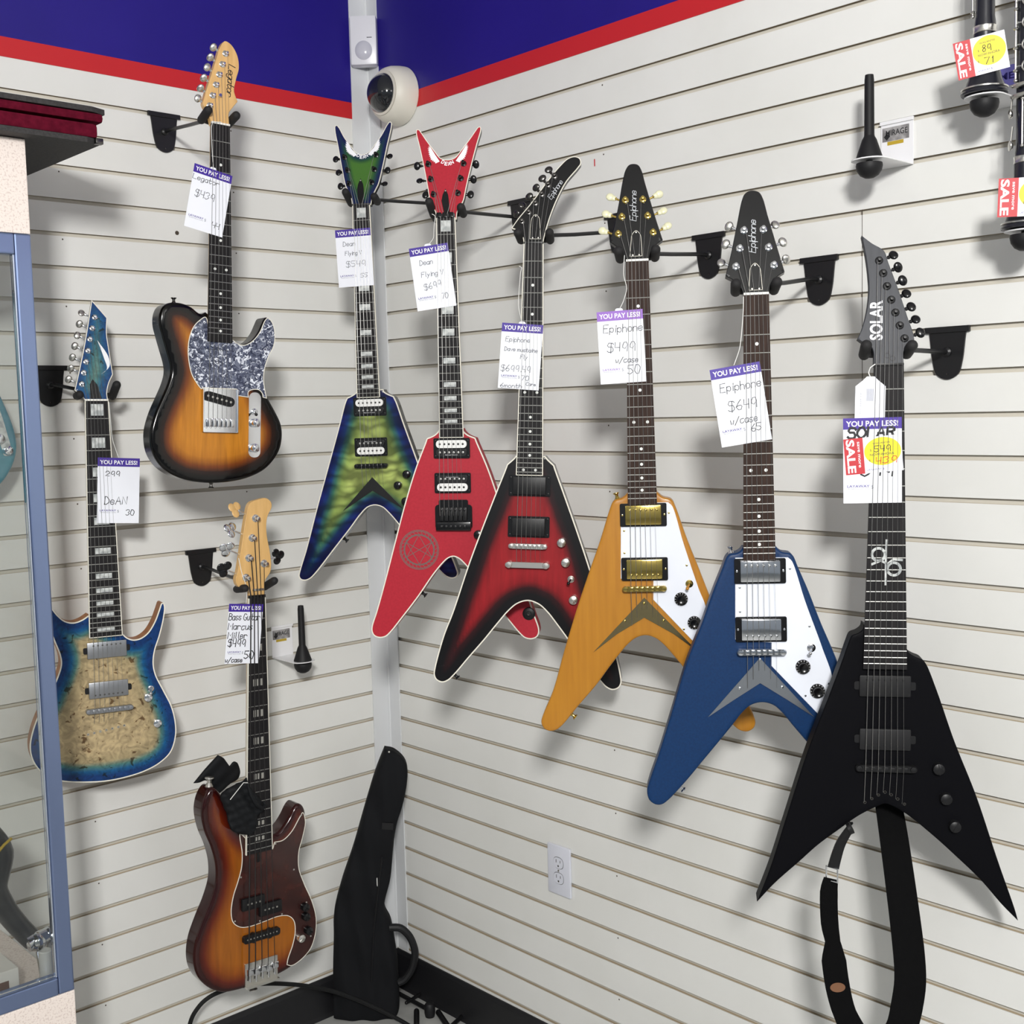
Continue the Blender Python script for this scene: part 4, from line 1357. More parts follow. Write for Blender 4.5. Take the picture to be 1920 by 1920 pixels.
def toggle(root, q, top, mt, tip):
    m = MB()
    m.lathe([(0.0075, 0), (0.0075, 0.0018), (0.005, 0.003), (0.0046, 0.006), (0.001, 0.0065)], n=18)
    o = m.obj('selector_switch', mt, root)
    o.location = (q[0] / 1000, q[1] / 1000, top)
    n = MB()
    n.cyl((0, 0, 0.005), (-0.004, -0.006, 0.018), 0.0016, 0.0018, 8)
    n.ball((-0.0042, -0.0064, 0.0195), 0.0036, 12, 8)
    n.obj('switch_tip', tip, o)


def line_logo(head, g, text, mt, h, wd, key='logo', slant=0.25, under=True, gap=0.9):
    a, b = [Vector(q) for q in g(key)]
    d = b - a
    ang = math.atan2(d.y, d.x)
    s, wdt = strokes(text, 0, 0, 1.0, 0, slant, gap, 0.12, 5)
    k = d.length / wdt
    ca, sa = math.cos(ang), math.sin(ang)
    hk = h
    P = []
    for pl in s:
        P.append([((a.x + ca * x * k - sa * (y * hk - hk * .35)) / 1000, (a.y + sa * x * k + ca * (y * hk - hk * .35)) / 1000) for x, y in pl])
    m = MB()
    draw(m, P, wd / 1000, (-5 + .25) / 1000)
    return m.obj('brand_lettering', mt, head, smooth=0)


def trc(head, g, kind):
    """truss rod cover"""
    a, b = [Vector(q) for q in g('trc')][:2]
    w_ = 11
    if kind == 'point':
        o = [(a.x, a.y), (a.x - w_ * .55, a.y - 14), (a.x - w_ * .75, a.y - 28), (b.x - w_ * .55, b.y), (b.x + w_ * .55, b.y), (a.x + w_ * .75, a.y - 28), (a.x + w_ * .55, a.y - 14)]
    else:
        o = spline([(a.x, a.y + 2), (a.x - 8, a.y - 6), (a.x - 10, a.y - 20), (b.x - 12, b.y + 1, 1), (b.x + 12, b.y + 1, 1), (a.x + 10, a.y - 20), (a.x + 8, a.y - 6)], 2)
    m = MB()
    pts = ccw(o)
    m.prism(mm(pts), -0.005, -0.0032)
    c = m.obj('truss_rod_cover', 'gloss_black', head)
    if kind == 'bell':
        rim(pts, -3.1, .8, .5, 0).obj('cover_edge', 'binding', c)
    s = MB()
    for q in ((a.x, a.y - 1.5), (b.x - 6, b.y + 4), (b.x + 6, b.y + 4)) if kind == 'bell' else ((a.x, a.y - 5),):
        s.lathe([(0.0018, -0.0033), (0.0016, -0.0024), (0.0004, -0.0022)], (q[0] / 1000, q[1] / 1000, 0), n=10)
    s.each('cover_screw', 'nickel', c)


def wings(head, g, mirror, mt='white_print', text=True):
    pts = g('wing')
    m = MB()
    if mirror:
        o = []
        P = [Vector(q) for q in pts]
        # serrated outer edge
        n = len(P)
        o.append(P[0])
        inner = P[:3]
        outer = P[3:] + [P[0]]
        o = [tuple(q) for q in inner]
        for i in range(len(outer) - 1):
            a, b = outer[i], outer[i + 1]
            for k in range(3):
                p = a.lerp(b, k / 3)
                q = a.lerp(b, (k + .55) / 3)
                c = Vector((P[1].x, P[1].y))
                o.append(tuple(p))
                o.append(tuple(q.lerp(c, .22)))
        for s_ in (1, -1):
            e = [(s_ * x, y) for x, y in o]
            m.prism(mm(e), -0.0049, -0.0047)
    else:
        (a, b, c) = [Vector(q) for q in pts]
        o = spline([(a.x, a.y, 1), (b.x + 2, b.y + 8), (b.x + 3, b.y - 14), (c.x, c.y, 1), (b.x - 3, b.y - 20), (b.x - 8, b.y + 6)], 3)
        m.prism(mm(o), -0.0049, -0.0047)
    wo = m.obj('wing_emblem', mt, head, smooth=0)
    if text and mirror:
        q = MB()
        y0 = g('wing')[2][1]
        for ch, xx, yy, an in (('D', -15.5, y0 - 3.5, -.5), ('E', -7.4, y0 - 9.2, -.2), ('A', 1.0, y0 - 10.6, .15), ('N', 8.8, y0 - 8.6, .5)):
            type_on(q, ch, xx / 1000, yy / 1000, 0.0085, -0.00465, 0, width=0.0068, ang=an, bold=0.03)
        q.obj('wing_lettering', mt, head, smooth=0)


def v_plate(root, g, T, mt, screws):
    p = g('vplate')
    m = MB()
    tip, low, mid, inn = p[0], p[1], (p[2] if len(p) == 4 else None), p[-1]
    left = [tip[:2], low[:2]] + ([mid[:2]] if mid else []) + [inn[:2]]
    ax = tip[0]
    right = [(2 * ax - q[0], q[1]) for q in left[::-1]][1:-1]
    m.prism(mm(left + right), T, T + 0.0022)
    o = m.obj('tailpiece_plate', mt, root, smooth=0)
    if screws:
        s = MB()
        for q in g('vscr'):
            s.lathe([(0.0026, 0.0021), (0.0024, 0.0034), (0.001, 0.0042)], (q[0] / 1000, q[1] / 1000, T), n=12)
        s.each('plate_screw', screws, o)


def pickguard(root, g, T, mt, edge=None, scr=None, th=0.0022):
    m, pts = slab(g('guard'), T * 1000 + th * 1000, T * 1000 + .05, 0.5, grid=14, step=3)
    o = m.obj('pickguard', mt, root)
    if edge:
        rim(pts, T * 1000 + th * 1000 + .1, 1.4, 1.5, 0.2).obj('pickguard_edge', edge, o)
    if scr:
        s = MB()
        for q in g('scr'):
            s.lathe([(0.0022, 0), (0.0020, 0.0010), (0.0006, 0.0014)], (q[0] / 1000, q[1] / 1000, T + th), n=10)
        s.each('pickguard_screw', scr, o)
    return o


O33 = [2, 1, 0, 3, 4, 5]
O6L = [5, 4, 3, 2, 1, 0]
lay = lambda pts_: (lambda i, f, xb, g: pts_(i, f, xb, g))


# --- sunburst single-cut with pearl pickguard
def tele_extra(root, body, g, T):
    pickguard(root, g, T, 'pearloid', 'binding')
    p = g('bplate')
    c = [sum(q[i] for q in p) / 4 for i in (0, 1)]
    w_ = (p[1][0] - p[0][0] + p[2][0] - p[3][0]) / 2
    h_ = (p[0][1] - p[3][1] + p[1][1] - p[2][1]) / 2
    m = MB()
    m.prism(mm(rrect(0, 0, w_, h_, 2)), 0.0022, 0.0034)
    b = m.obj('bridge', 'chrome', root, smooth=0)
    b.location = (c[0] / 1000, c[1] / 1000, T)
    l_ = MB()
    l_.box(-w_ / 2000, -w_ / 2000 + .0012, -h_ / 2000, h_ / 2000, 0.003, 0.009)
    l_.box(w_ / 2000 - .0012, w_ / 2000, -h_ / 2000, h_ / 2000, 0.003, 0.009)
    l_.box(-w_ / 2000, w_ / 2000, -h_ / 2000, -h_ / 2000 + .0012, 0.003, 0.009)
    l_.obj('bridge_rim', 'chrome', b, smooth=0)
    su = unit('saddle_block', lambda: MB().box(-0.0045, 0.0045, -0.009, 0.009, 0, 0.006, bev=0.001), 'chrome')
    for k in range(6):
        place('saddle', su, b, ((k - 2.5) * 0.0105, -h_ / 2000 + .021, 0.0045))
    pu = MB()
    pu.prism(mm(rrect(0, 0, 72, 21, 10)), 0.003, 0.0085)
    po = pu.obj('pickup', 'satin_black', root)
    q = g('pu_b')[0]
    po.location = (q[0] / 1000, q[1] / 1000, T)
    po.rotation_euler = (0, 0, math.radians(-13))
    s = MB()
    for k in range(6):
        s.lathe([(0.0026, 0.0084), (0.0025, 0.0092), (0.0004, 0.0093)], ((k - 2.5) * 0.0108, 0, 0), n=10)
    s.each('pole_piece', 'nickel', po)
    m = MB()
    m.box(-0.037, 0.037, -0.0085, 0.0085, 0.001, 0.0062, bev=0.002)
    n_ = m.obj('pickup', 'pearloid', root)
    q = g('pu_n')[0]
    n_.location = (q[0] / 1000, q[1] / 1000, T)
    a, b_ = [Vector(v) for v in g('ctrl')]
    cc = (a + b_) / 2
    m = MB()
    m.prism(mm(rrect(0, 0, 29, (a - b_).length, 13)), 0.0, 0.0016)
    c_ = m.obj('control_plate', 'chrome', root, smooth=0)
    c_.location = (cc.x / 1000, cc.y / 1000, T)
    c_.rotation_euler = (0, 0, math.atan2((a - b_).y, (a - b_).x) - PI / 2)
    k_ = g('knobs')
    knobs(root, k_[:2], T + .0014, 'metal', 'chrome')
    toggle(root, k_[2], T + .0014, 'chrome', 'gloss_black')


def tele_head(head, g):
    line_logo(head, g, 'Legator', 'logo_dark', 15, 1.9)
    m = MB()
    m.lathe([(0.0025, -0.005), (0.0025, -0.001), (0.004, -0.0005), (0.0035, 0.001)], ((g('posts')[4][0] + 17) / 1000, (g('posts')[4][1] + 3) / 1000, 0), n=12)
    m.obj('string_tree', 'chrome', head)


build_guitar('tele', 'tobacco sunburst guitar with grey pearl pickguard and maple headstock', dict(
    face='burst_tobacco', side='gloss_black', round=7, thick=45, neck='maple', fb='ebony', head='maple', hw='chrome', button='oval', btn_mat='nickel', inlay='dot',
    scale=640, frets=21, strings=6, nut_sp=35, bridge_sp=53, order=O6L, nut='bone', sb_mat='dark_chrome', bx=0,
    tail=lambda i, f, xb, g: [(xb, -640 - 14, 0), (xb, -640 - 17, -7)], extra=tele_extra, head_extra=tele_head))


# --- seven-string blue burl guitar
def dean7_extra(root, body, g, T):
    for i, q in enumerate(g('pu')):
        p = humbucker(root, q[0] / 1000, q[1] / 1000, T, 'direct_metal', 86, flip=(i == 1))
    q = g('bridge')[0]
    b = tune_bridge(root, q[0], q[1], T, 'brushed', 104, ns=7)
    b.rotation_euler = (0, 0, 0)
    knobs(root, g('knobs'), T, 'metal', 'chrome')
    toggle(root, g('sw')[0], T, 'chrome', 'chrome')
    a, b_ = [Vector(v) for v in g('ferr')]
    fu = unit('string_ferrule', lambda: MB().lathe([(0.003, 0), (0.0028, 0.0006), (0.0014, 0.0006), (0.001, -0.0004)], n=12), 'nickel')
    for k in range(7):
        p = a.lerp(b_, k / 6)
        place('string_ferrule', fu, root, (p.x / 1000, p.y / 1000, T))


def dean7_head(head, g):
    wings(head, g, False)
    q = g('trc')[0]
    m = MB()
    m.prism(mm([(q[0] - 3, q[1] + 18), (q[0] - 10, q[1] + 6), (q[0] - 10, q[1] - 26), (q[0] + 14, q[1] - 26), (q[0] + 6, q[1] + 6)]), -0.005, -0.003)
    m.obj('truss_rod_cover', 'gloss_black', head, smooth=0)


build_guitar('dean7', 'seven-string guitar with blue-rimmed burl top, half behind the glass frame', dict(
    face='burst_blueburl', side='mahogany', round=0.8, thick=42, binding='binding', bind_h=2.5, neck='mahogany', fb='ebony', fb_bind='binding', fb_endbind=True,
    head='burst_bluehead', head_side='gloss_black', head_bind='binding', hw='chrome', button='oval', btn_mat='nickel', inlay='block', scale=690, frets=24, strings=7,
    nut_sp=42, bridge_sp=63, order=[6, 5, 4, 3, 2, 1, 0], tail=lambda i, f, xb, g: [(xb, -693, 0), (xb + 0, -690 - 34 + 3 * f, -10.6)], extra=dean7_extra, head_extra=dean7_head, sb_mat='satin_black'))


# --- five-string bass
def bass_extra(root, body, g, T):
    pickguard(root, g, T, 'bass_guard', 'binding', 'nickel')
    for q in g('ppu'):
        m = MB()
        m.box(-0.030, 0.030, -0.0145, 0.0145, 0.002, 0.011, bev=0.003)
        p = m.obj('pickup', 'satin_black', root)
        p.location = (q[0] / 1000, q[1] / 1000, T)
        s = MB()
        for k in range(4):
            s.lathe([(0.0024, 0.0105), (0.0022, 0.0116), (0.0004, 0.0117)], ((k - 1.5) * 0.0105, 0, 0), n=10)
        s.each('pole_piece', 'nickel', p)
    q = g('jpu')[0]
    m = MB()
    m.prism(mm(rrect(0, 0, 96, 18, 6)), 0.0, 0.010)
    for s_ in (-.22, .22):
        m.prism(mm(rrect(s_ * 96, 0, 12, 24, 5)), 0.0, 0.0095)
    p = m.obj('pickup', 'satin_black', root)
    p.location = (q[0] / 1000, q[1] / 1000, T)
    s = MB()
    for k in range(10):
        s.lathe([(0.0018, 0.0099), (0.0017, 0.0108), (0.0004, 0.0109)], ((k - 4.5) * 0.0086, 0, 0), n=8)
    s.each('pole_piece', 'nickel', p)
    q = g('bridge')[0]
    m = MB()
    m.prism(mm(rrect(0, 0, 86, 58, 2)), 0, 0.004)
    m.box(-0.043, 0.043, -0.029, -0.024, 0.004, 0.014)
    b = m.obj('bridge', 'nickel', root, smooth=0)
    b.location = (q[0] / 1000, q[1] / 1000, T)
    for k in range(5):
        s = MB()
        s.box(-0.0078, 0.0078, -0.008, 0.008, 0.004, 0.014, bev=0.002)
        s.cyl((0, -0.024, 0.009), (0, -0.006, 0.009), 0.0022, n=8)
        so = s.obj('saddle', 'chrome', b)
        so.location = ((k - 2) * 0.0165, 0.010 - 0.003 * (k % 2), 0)
    knobs(root, g('knobs')[2:3], T + .002, 'metal', 'nickel')
    knobs(root, g('knobs')[:2] + g('knobs')[3:], T + .002, 'metal', 'gloss_black')
    # string end marker of the neck adjustment slot
    m = MB()
    y = DATA['bass_fb'][2][1]
    m.prism(mm(rrect(0, y - 16, 8, 22, 3)), T + .0022, T + .003)
    m.obj('truss_slot', 'gloss_black', root, smooth=0)


def bass_head(head, g):
    m = MB()
    m.box(-0.014, 0.014, -0.0025, 0.0025, -0.005, 0.0004, bev=0.001)
    o = m.obj('string_retainer', 'nickel', head)
    o.location = (0.001, 0.019, 0)


build_guitar('bass', 'five-string sunburst bass with dark tortoise pickguard and maple headstock', dict(
    name='bass_guitar', face='burst_bass', side='burst_bass', round=9, thick=45, neck='maple', fb='ebony', fb_bind='binding', head='maple', hw='chrome', post_s=1.35, button='clover',
    btn_mat=['maple', 'chrome', 'chrome', 'gloss_black', 'gloss_black'], inlay='tri', scale=864, frets=20, strings=5, nut_sp=35, bridge_sp=68, order=[3, 2, 1, 0, 4], gauge=(1.5, 0.7),
    string_mat='string_black', tail=lambda i, f, xb, g: [(xb, -864 - 30, 1), (xb, -864 - 36, 0)], sb_s=1.7, sb_mat='nickel', extra=bass_extra, head_extra=bass_head, nut='gloss_black', nut_h=7), 'bass guitar')


# --- corner V in green quilt
def green_extra(root, body, g, T):
    for i, q in enumerate(g('pu')):
        humbucker(root, q[0] / 1000, q[1] / 1000, T, 'zebra', 82, flip=(i == 1))
    q = g('bridge')[0]
    tune_bridge(root, q[0], q[1], T, 'gloss_black', 84)
    v_plate(root, g, T, 'satin_black', None)
    knobs(root, g('knobs'), T, 'metal', 'gloss_black')


def green_head(head, g):
    wings(head, g, True)
    trc(head, g, 'point')


DV = dict(round=0.8, thick=40, neck='gloss_black', fb='ebony', fb_bind='binding', fb_endbind=True, hw='gloss_black', button='oval', btn_mat='gloss_black', inlay='block', frets=22,
          strings=6, nut_sp=35, bridge_sp=51, order=O33, sb_mat='satin_black', nut='satin_black')
build_guitar('green', 'green and navy quilted V guitar hanging in the corner, leftmost V', dict(
    DV, face='burst_green', side='gloss_black', binding='binding', head='burst_greenhead', head_side='gloss_black', head_bind='binding', scale=628,
    tail=lambda i, f, xb, g: [(xb, -650 - 20 * abs(f) * 1.3 - 4, -4), (xb, -656 - 26 * abs(f), -10)], extra=green_extra, head_extra=green_head), 'guitar', None)


# --- red V with a locking tremolo and a star seal
def red_extra(root, body, g, T):
    for i, q in enumerate(g('pu')):
        humbucker(root, q[0] / 1000, q[1] / 1000, T, 'zebra', 82, flip=(i == 1))
    q = g('bridge')[0]
    m = MB()
    m.prism(mm(rrect(0, -4, 84, 56, 8)), 0, 0.004)
    m.prism(mm(rrect(0, 26, 66, 18, 4)), 0, 0.006)
    m.box(-0.040, 0.040, -0.034, -0.014, 0.004, 0.013, bev=0.003)
    b = m.obj('tremolo_bridge', 'gloss_black', root)
    b.location = (q[0] / 1000, q[1] / 1000, T)
    for k in range(6):
        s = MB()
        s.box(-0.0045, 0.0045, -0.014, 0.016, 0.004, 0.011, bev=0.0015)
        s.lathe([(0.003, 0.011), (0.0028, 0.014), (0.0004, 0.0145)], (0, 0.011, 0), n=10)
        so = s.obj('saddle', 'satin_black', b)
        so.location = ((k - 2.5) * 0.0105, 0.002, 0)
        t = MB()
        t.lathe([(0.0032, 0), (0.0030, 0.005), (0.001, 0.0055)], ((k - 2.5) * 0.0105, -0.024, 0.0125), n=10)
        t.obj('fine_tuner', 'satin_black', b)
    knobs(root, g('knobs'), T, 'metal', 'gloss_black')
    q = g('jack')[0]
    j = MB()
    j.lathe([(0.0145, 0), (0.0142, 0.002), (0.0125, 0.003), (0.006, 0.0034), (0.0055, 0.002)], n=28)
    jo = j.obj('jack_plate', 'satin_black', root)
    jo.location = (q[0] / 1000, q[1] / 1000, T)
    j = MB()
    j.lathe([(0.0042, 0.002), (0.0042, 0.0048), (0.0026, 0.0048), (0.0024, 0.003)], n=18)
    j.obj('jack_socket', 'dark_chrome', jo)
    a, e = [Vector(v) for v in g('seal')]
    R_ = (e - a).length
    m = MB()
    ring = lambda r: [(math.cos(2 * PI * k / 60) * r / 1000, math.sin(2 * PI * k / 60) * r / 1000) for k in range(61)]
    draw(m, [ring(R_), ring(R_ * .94), ring(R_ * .78), ring(R_ * .74)], 0.0013, 0.0003)
    sp6 = [(math.cos(PI / 2 + PI * k / 3) * R_ * .74 / 1000, math.sin(PI / 2 + PI * k / 3) * R_ * .74 / 1000) for k in range(6)]
    draw(m, [[sp6[i], sp6[j]] for i, j in ((0, 2), (0, 4), (3, 1), (3, 5), (1, 4), (5, 2))], 0.0011, 0.0003)
    for k in range(28):
        an = 2 * PI * k / 28
        r0, r1 = R_ * .80 / 1000, R_ * .92 / 1000
        draw(m, [[(math.cos(an) * r0, math.sin(an) * r0), (math.cos(an + .09) * r1, math.sin(an + .09) * r1)]], 0.0009, 0.0003)
    so = m.obj('star_seal', 'seal_teal', root, smooth=0)
    so.location = (a.x / 1000, a.y / 1000, T)


def red_head(head, g):
    wings(head, g, True)
    trc(head, g, 'point')
    q = g('locknut')[0]
    m = MB()
    for k in (-1, 0, 1):
        m.box((q[0] + k * 13.5 - 5.5) / 1000, (q[0] + k * 13.5 + 5.5) / 1000, -0.001, 0.011, -0.003, 0.005, bev=0.002)
    m.obj('locking_nut', 'gloss_black', head)


build_guitar('red', 'red V guitar with white-winged headstock and round star seal', dict(
    DV, face='satin_red', side='satin_red', binding='binding', head='satin_red', head_side='gloss_black', head_bind='binding', scale=640,
    tail=lambda i, f, xb, g: [(xb, -640 - 14, 3)], extra=red_extra, head_extra=red_head, nut_h=9), 'guitar', None)


# --- dark red burst V with hockey-stick headstock
def must_extra(root, body, g, T):
    for q in g('pu'):
        humbucker(root, q[0] / 1000, q[1] / 1000, T, 'emg', 90)
    q = g('bridge')[0]
    tune_bridge(root, q[0], q[1], T, 'nickel', 84)
    q = g('tail')[0]
    m = MB()
    m.prism(mm(rrect(0, 0, 96, 12, 5.5)), 0.004, 0.014)
    for s_ in (-1, 1):
        m.lathe([(0.0075, 0), (0.0075, 0.014), (0.0065, 0.0165), (0.001, 0.017)], (s_ * 0.040, 0, 0), n=18)
    o = m.obj('tailpiece', 'nickel', root)
    o.location = (q[0] / 1000, q[1] / 1000, T)
    knobs(root, g('knobs'), T, 'metal', 'nickel')
    toggle(root, g('sw')[0], T, 'nickel', 'gloss_black')


def must_head(head, g):
    line_logo(head, g, 'Epiphone', 'logo_silver', 11, 1.1)
    trc(head, g, 'bell')


build_guitar('must', 'black and dark red burst V guitar with slanted hockey-stick headstock', dict(
    face='burst_red', side='gloss_black', round=1.0, thick=42, binding='binding', bind_h=7, neck='gloss_black', fb='ebony', fb_bind='binding', fb_endbind=True,
    head='gloss_black', head_bind='binding', hw='dark_chrome', button='oval', btn_mat='dark_chrome', inlay='dot', scale=640, frets=24, strings=6, nut_sp=34, bridge_sp=51,
    order=O6L, nut='satin_black', sb_mat='satin_black', tail=lambda i, f, xb, g: [(xb, DATA['must_tail'][0][1] + 5, -2)], extra=must_extra, head_extra=must_head), 'guitar', None)


# --- amber V and blue V
def vee_extra(gold):
    def fn(root, body, g, T):
        mt = 'gold' if gold else 'chrome'
        pickguard(root, g, T, 'plastic_white', None, 'gold' if gold else 'chrome')
        for i, q in enumerate(g('pu')):
            humbucker(root, q[0] / 1000, q[1] / 1000, T + .0015, 'cover_gold' if gold else 'cover_chrome', 90, flip=(i == 1))
        q = g('bridge')[0]
        tune_bridge(root, q[0], q[1], T + .002, mt, 86)
        v_plate(root, g, T, 'gold_plate' if gold else 'steel_plate', mt)
        knobs(root, g('knobs'), T + .002, 'hat', 'gloss_black')
        toggle(root, g('sw')[0], T + .002, mt, 'gold_wood' if gold else 'chrome')
    return fn


def vee_head(mt):
    def fn(head, g):
        line_logo(head, g, 'Epiphone', mt, 12, 1.1)
        trc(head, g, 'bell')
    return fn


VV = dict(round=4, thick=40, neck='mahogany', fb='rosewood', head='gloss_black', inlay='dot', scale=628, frets=22, strings=6, nut_sp=35, bridge_sp=51, order=O33)


def vt(key):
    y0 = DATA[key + '_vplate'][0][1]
    return lambda i, f, xb, g: [(xb, y0 - 12 - 40 * abs(f), -6), (xb, y0 - 15 - 40 * abs(f), -9)]


build_guitar('orange', 'amber natural-wood V guitar with white pickguard and gold hardware', dict(
    VV, face='gold_wood', hw='gold', button='keystone', btn_mat='cream', sb_mat='gold', tail=vt('orange'), extra=vee_extra(True), head_extra=vee_head('logo_silver')), 'guitar', None)
build_guitar('blue', 'dark blue V guitar with white pickguard and chrome hardware', dict(
    VV, face='metal_blue', hw='chrome', button='oval', btn_mat='nickel', sb_mat='chrome', tail=vt('blue'), extra=vee_extra(False), head_extra=vee_head('logo_silver')), 'guitar', None)


# --- all-black pointed V, seven strings
def black_extra(root, body, g, T):
    for i, q in enumerate(g('pu')):
        humbucker(root, q[0] / 1000, q[1] / 1000, T, 'direct_black', 84, flip=(i == 1))
    q = g('bridge')[0]
    tune_bridge(root, q[0], q[1], T, 'satin_black', 100, ns=7)
    knobs(root, g('knobs'), T, 'metal', 'satin_black')
    fu = unit('string_ferrule_black', lambda: MB().lathe([(0.003, 0), (0.0028, 0.0006), (0.0014, 0.0006), (0.001, -0.0004)], n=12), 'dark_chrome')
    for q in g('ferr'):
        place('string_ferrule', fu, root, (q[0] / 1000, q[1] / 1000, T))
    q = g('inlay')[0]
    m = MB()
    ring = lambda cx, cy, r, a0=0, a1=2 * PI: [(cx + math.cos(a0 + (a1 - a0) * k / 30) * r, cy + math.sin(a0 + (a1 - a0) * k / 30) * r) for k in range(31)]
    draw(m, [ring(-0.012, 0.012, 0.0105, 0.4, 6.6), ring(0.013, -0.012, 0.0105, 3.5, 9.7)], 0.0044, 0.0006)
    draw(m, [[(0.001, 0.036), (0.0, 0.010), (0.0, -0.038)]], 0.0034, 0.0006)
    draw(m, [[(-0.022, -0.004), (-0.008, 0.002), (0.002, -0.004), (0.012, 0.004), (0.026, 0.003)]], 0.0040, 0.0006)
    o = m.obj('emblem_inlay', 'pearl', root, smooth=0)
    o.location = (q[0] / 1000, q[1] / 1000, 0.0006)


def black_head(head, g):
    a, b = [Vector(q) for q in g('logo')]
    d = b - a
    m = MB()
    ang = math.atan2(d.y, d.x)
    off = Vector((math.sin(ang), -math.cos(ang))) * 9
    type_on(m, 'SOLAR', (a.x + off.x) / 1000, (a.y + off.y) / 1000, 0.019, -0.0047, 0, width=d.length / 1000, ang=ang, bold=0.03)
    m.obj('brand_lettering', 'white_print', head, smooth=0)
    a, b = [Vector(q) for q in g('trc')]
    m = MB()
    m.prism(mm([(a.x - 6, a.y), (a.x - 14, a.y - 36), (a.x + 26, a.y - 36), (a.x + 14, a.y)]), -0.005, -0.0035)
    c = m.obj('truss_rod_cover', 'head_matte', head, smooth=0)
    m = MB()
    ring = lambda cx, cy, r: [((cx + math.cos(k * PI / 10) * r) / 1000, (cy + math.sin(k * PI / 10) * r) / 1000) for k in range(21)]
    draw(m, [ring(b.x - 3, b.y + 16, 4), ring(b.x + 5, b.y + 11, 4), [((b.x - 1) / 1000, (b.y + 24) / 1000), ((b.x + 1) / 1000, (b.y + 2) / 1000)]], 0.0012, -0.0034)
    m.obj('cover_mark', 'marker', c, smooth=0)


build_guitar('black', 'all matte black pointed V guitar, rightmost on the wall', dict(
    face='matte_black', side='matte_black', round=2.5, thick=40, neck='satin_black', fb='ebony', head='head_matte', hw='satin_black', button='oval', btn_mat='gloss_black', inlay=None,
    scale=673, frets=24, strings=7, nut_sp=41, bridge_sp=62, order=[0, 1, 2, 3, 4, 5, 6], nut='satin_black',
    tail=lambda i, f, xb, g: [(xb, g('ferr')[i][1] + 4, -9), (xb, g('ferr')[i][1], -10.6)], extra=black_extra, head_extra=black_head), 'guitar', None)

# ------------------------------------------------------------------ price tags
def hand(m, text, x, y, h, wd, z, seed=1, ang=0.0, width=None, slant=0.12):
    s, w_ = strokes(text, 0, 0, h, 0, slant, 1.5, 0.22, seed)
    k = (width / w_) if width else 1
    ca, sa = math.cos(ang), math.sin(ang)
    P = [[((x + ca * px * k - sa * py) / 1000, (y + sa * px * k + ca * py) / 1000) for px, py in pl] for pl in s]
    return draw(m, P, wd * 1.3 / 1000, z)


def tag_matrix(gk, t, z):
    M = basis(*DATA[gk + '_frame'])
    return M @ Matrix.Translation((t[0] / 1000, t[1] / 1000, z / 1000)) @ Matrix.Rotation(math.radians(t[4]), 4, 'Z')


def price_tag(gk, label, lines, lay_y=0.8, header='purple', ink='ink', pen=0.9, tie=None, tab=True, z=1.5):
    t = DATA[gk + '_tag']
    W, H = 87.5, 137.5 if gk != 'black' else 139
    if gk in ('black', 'dean7'):
        W, H = t[2], t[3]
    root = empty('price_tag', tag_matrix(gk, t, z), label, 'price tag', 'purple-topped price tags')
    X = lambda f: (f - .5) * W
    Y = lambda f: (.5 - f) * H
    m = MB()
    m.box(-W / 2000, W / 2000, -H / 2000, H / 2000, 0, 0.0003)
    if tab:
        m.prism(mm(rrect(-1, H / 2, 15, 9, 4)), 0, 0.0003)
    m.obj('card', 'card', root, smooth=0)
    m = MB()
    m.box(-W / 2000, W / 2000, Y(.132) / 1000, H / 2000, 0.0001, 0.00042)
    hd = m.obj('header_band', header, root, smooth=0)
    m = MB()
    type_on(m, 'YOU PAY LESS!', X(.05) / 1000, Y(.098) / 1000, 0.0088, 0.00055, 0, width=.89 * W / 1000, bold=0.022)
    m.obj('header_lettering', 'white_print', hd, smooth=0)
    m = MB()
    type_on(m, 'LAYAWAY', X(.065) / 1000, Y(lay_y + .03) / 1000, 0.0042, 0.00042, 0, width=.385 * W / 1000, bold=0.015)
    m.obj('printed_lettering', 'purple_print' if header == 'purple' else 'purple_faded', root, smooth=0)
    m = MB()
    type_on(m, 'APARTELO CON', X(.075) / 1000, Y(lay_y + .055) / 1000, 0.0022, 0.00042, 0, width=.37 * W / 1000)
    type_on(m, '$', X(.475) / 1000, Y(lay_y + .045) / 1000, 0.0058, 0.00042, 0, width=0.004)
    m.obj('fine_print', 'grey_print', root, smooth=0)
    for i, ln in enumerate(lines):
        m = MB()
        tx, fx, fx2, fy, h = ln[:5]
        hand(m, tx, X(fx), Y(fy), h, ln[5] if len(ln) > 5 else pen, 0.00048, i + 3, ln[6] if len(ln) > 6 else 0.0, (fx2 - fx) * W)
        m.obj('handwriting', ink, root, smooth=0)
    if tie:
        m = MB()
        Mi = root.matrix_world.inverted() @ basis(*DATA[gk + '_frame'])
        pts = [Vector((-1, H / 2 + 1, .6)) / 1000] + [Mi @ (Vector(q) / 1000) for q in tie]
        # smooth a little
        P = []
        for i in range(len(pts) - 1):
            for k in range(5):
                P.append(pts[i].lerp(pts[i + 1], k / 5))
        P.append(pts[-1])
        for _ in range(2):
            P = [P[0]] + [(P[i - 1] + P[i] * 2 + P[i + 1]) / 4 for i in range(1, len(P) - 1)] + [P[-1]]
        m.tube(P, 0.0007, 6)
        m.obj('tie_string', 'twine', root)
    return root


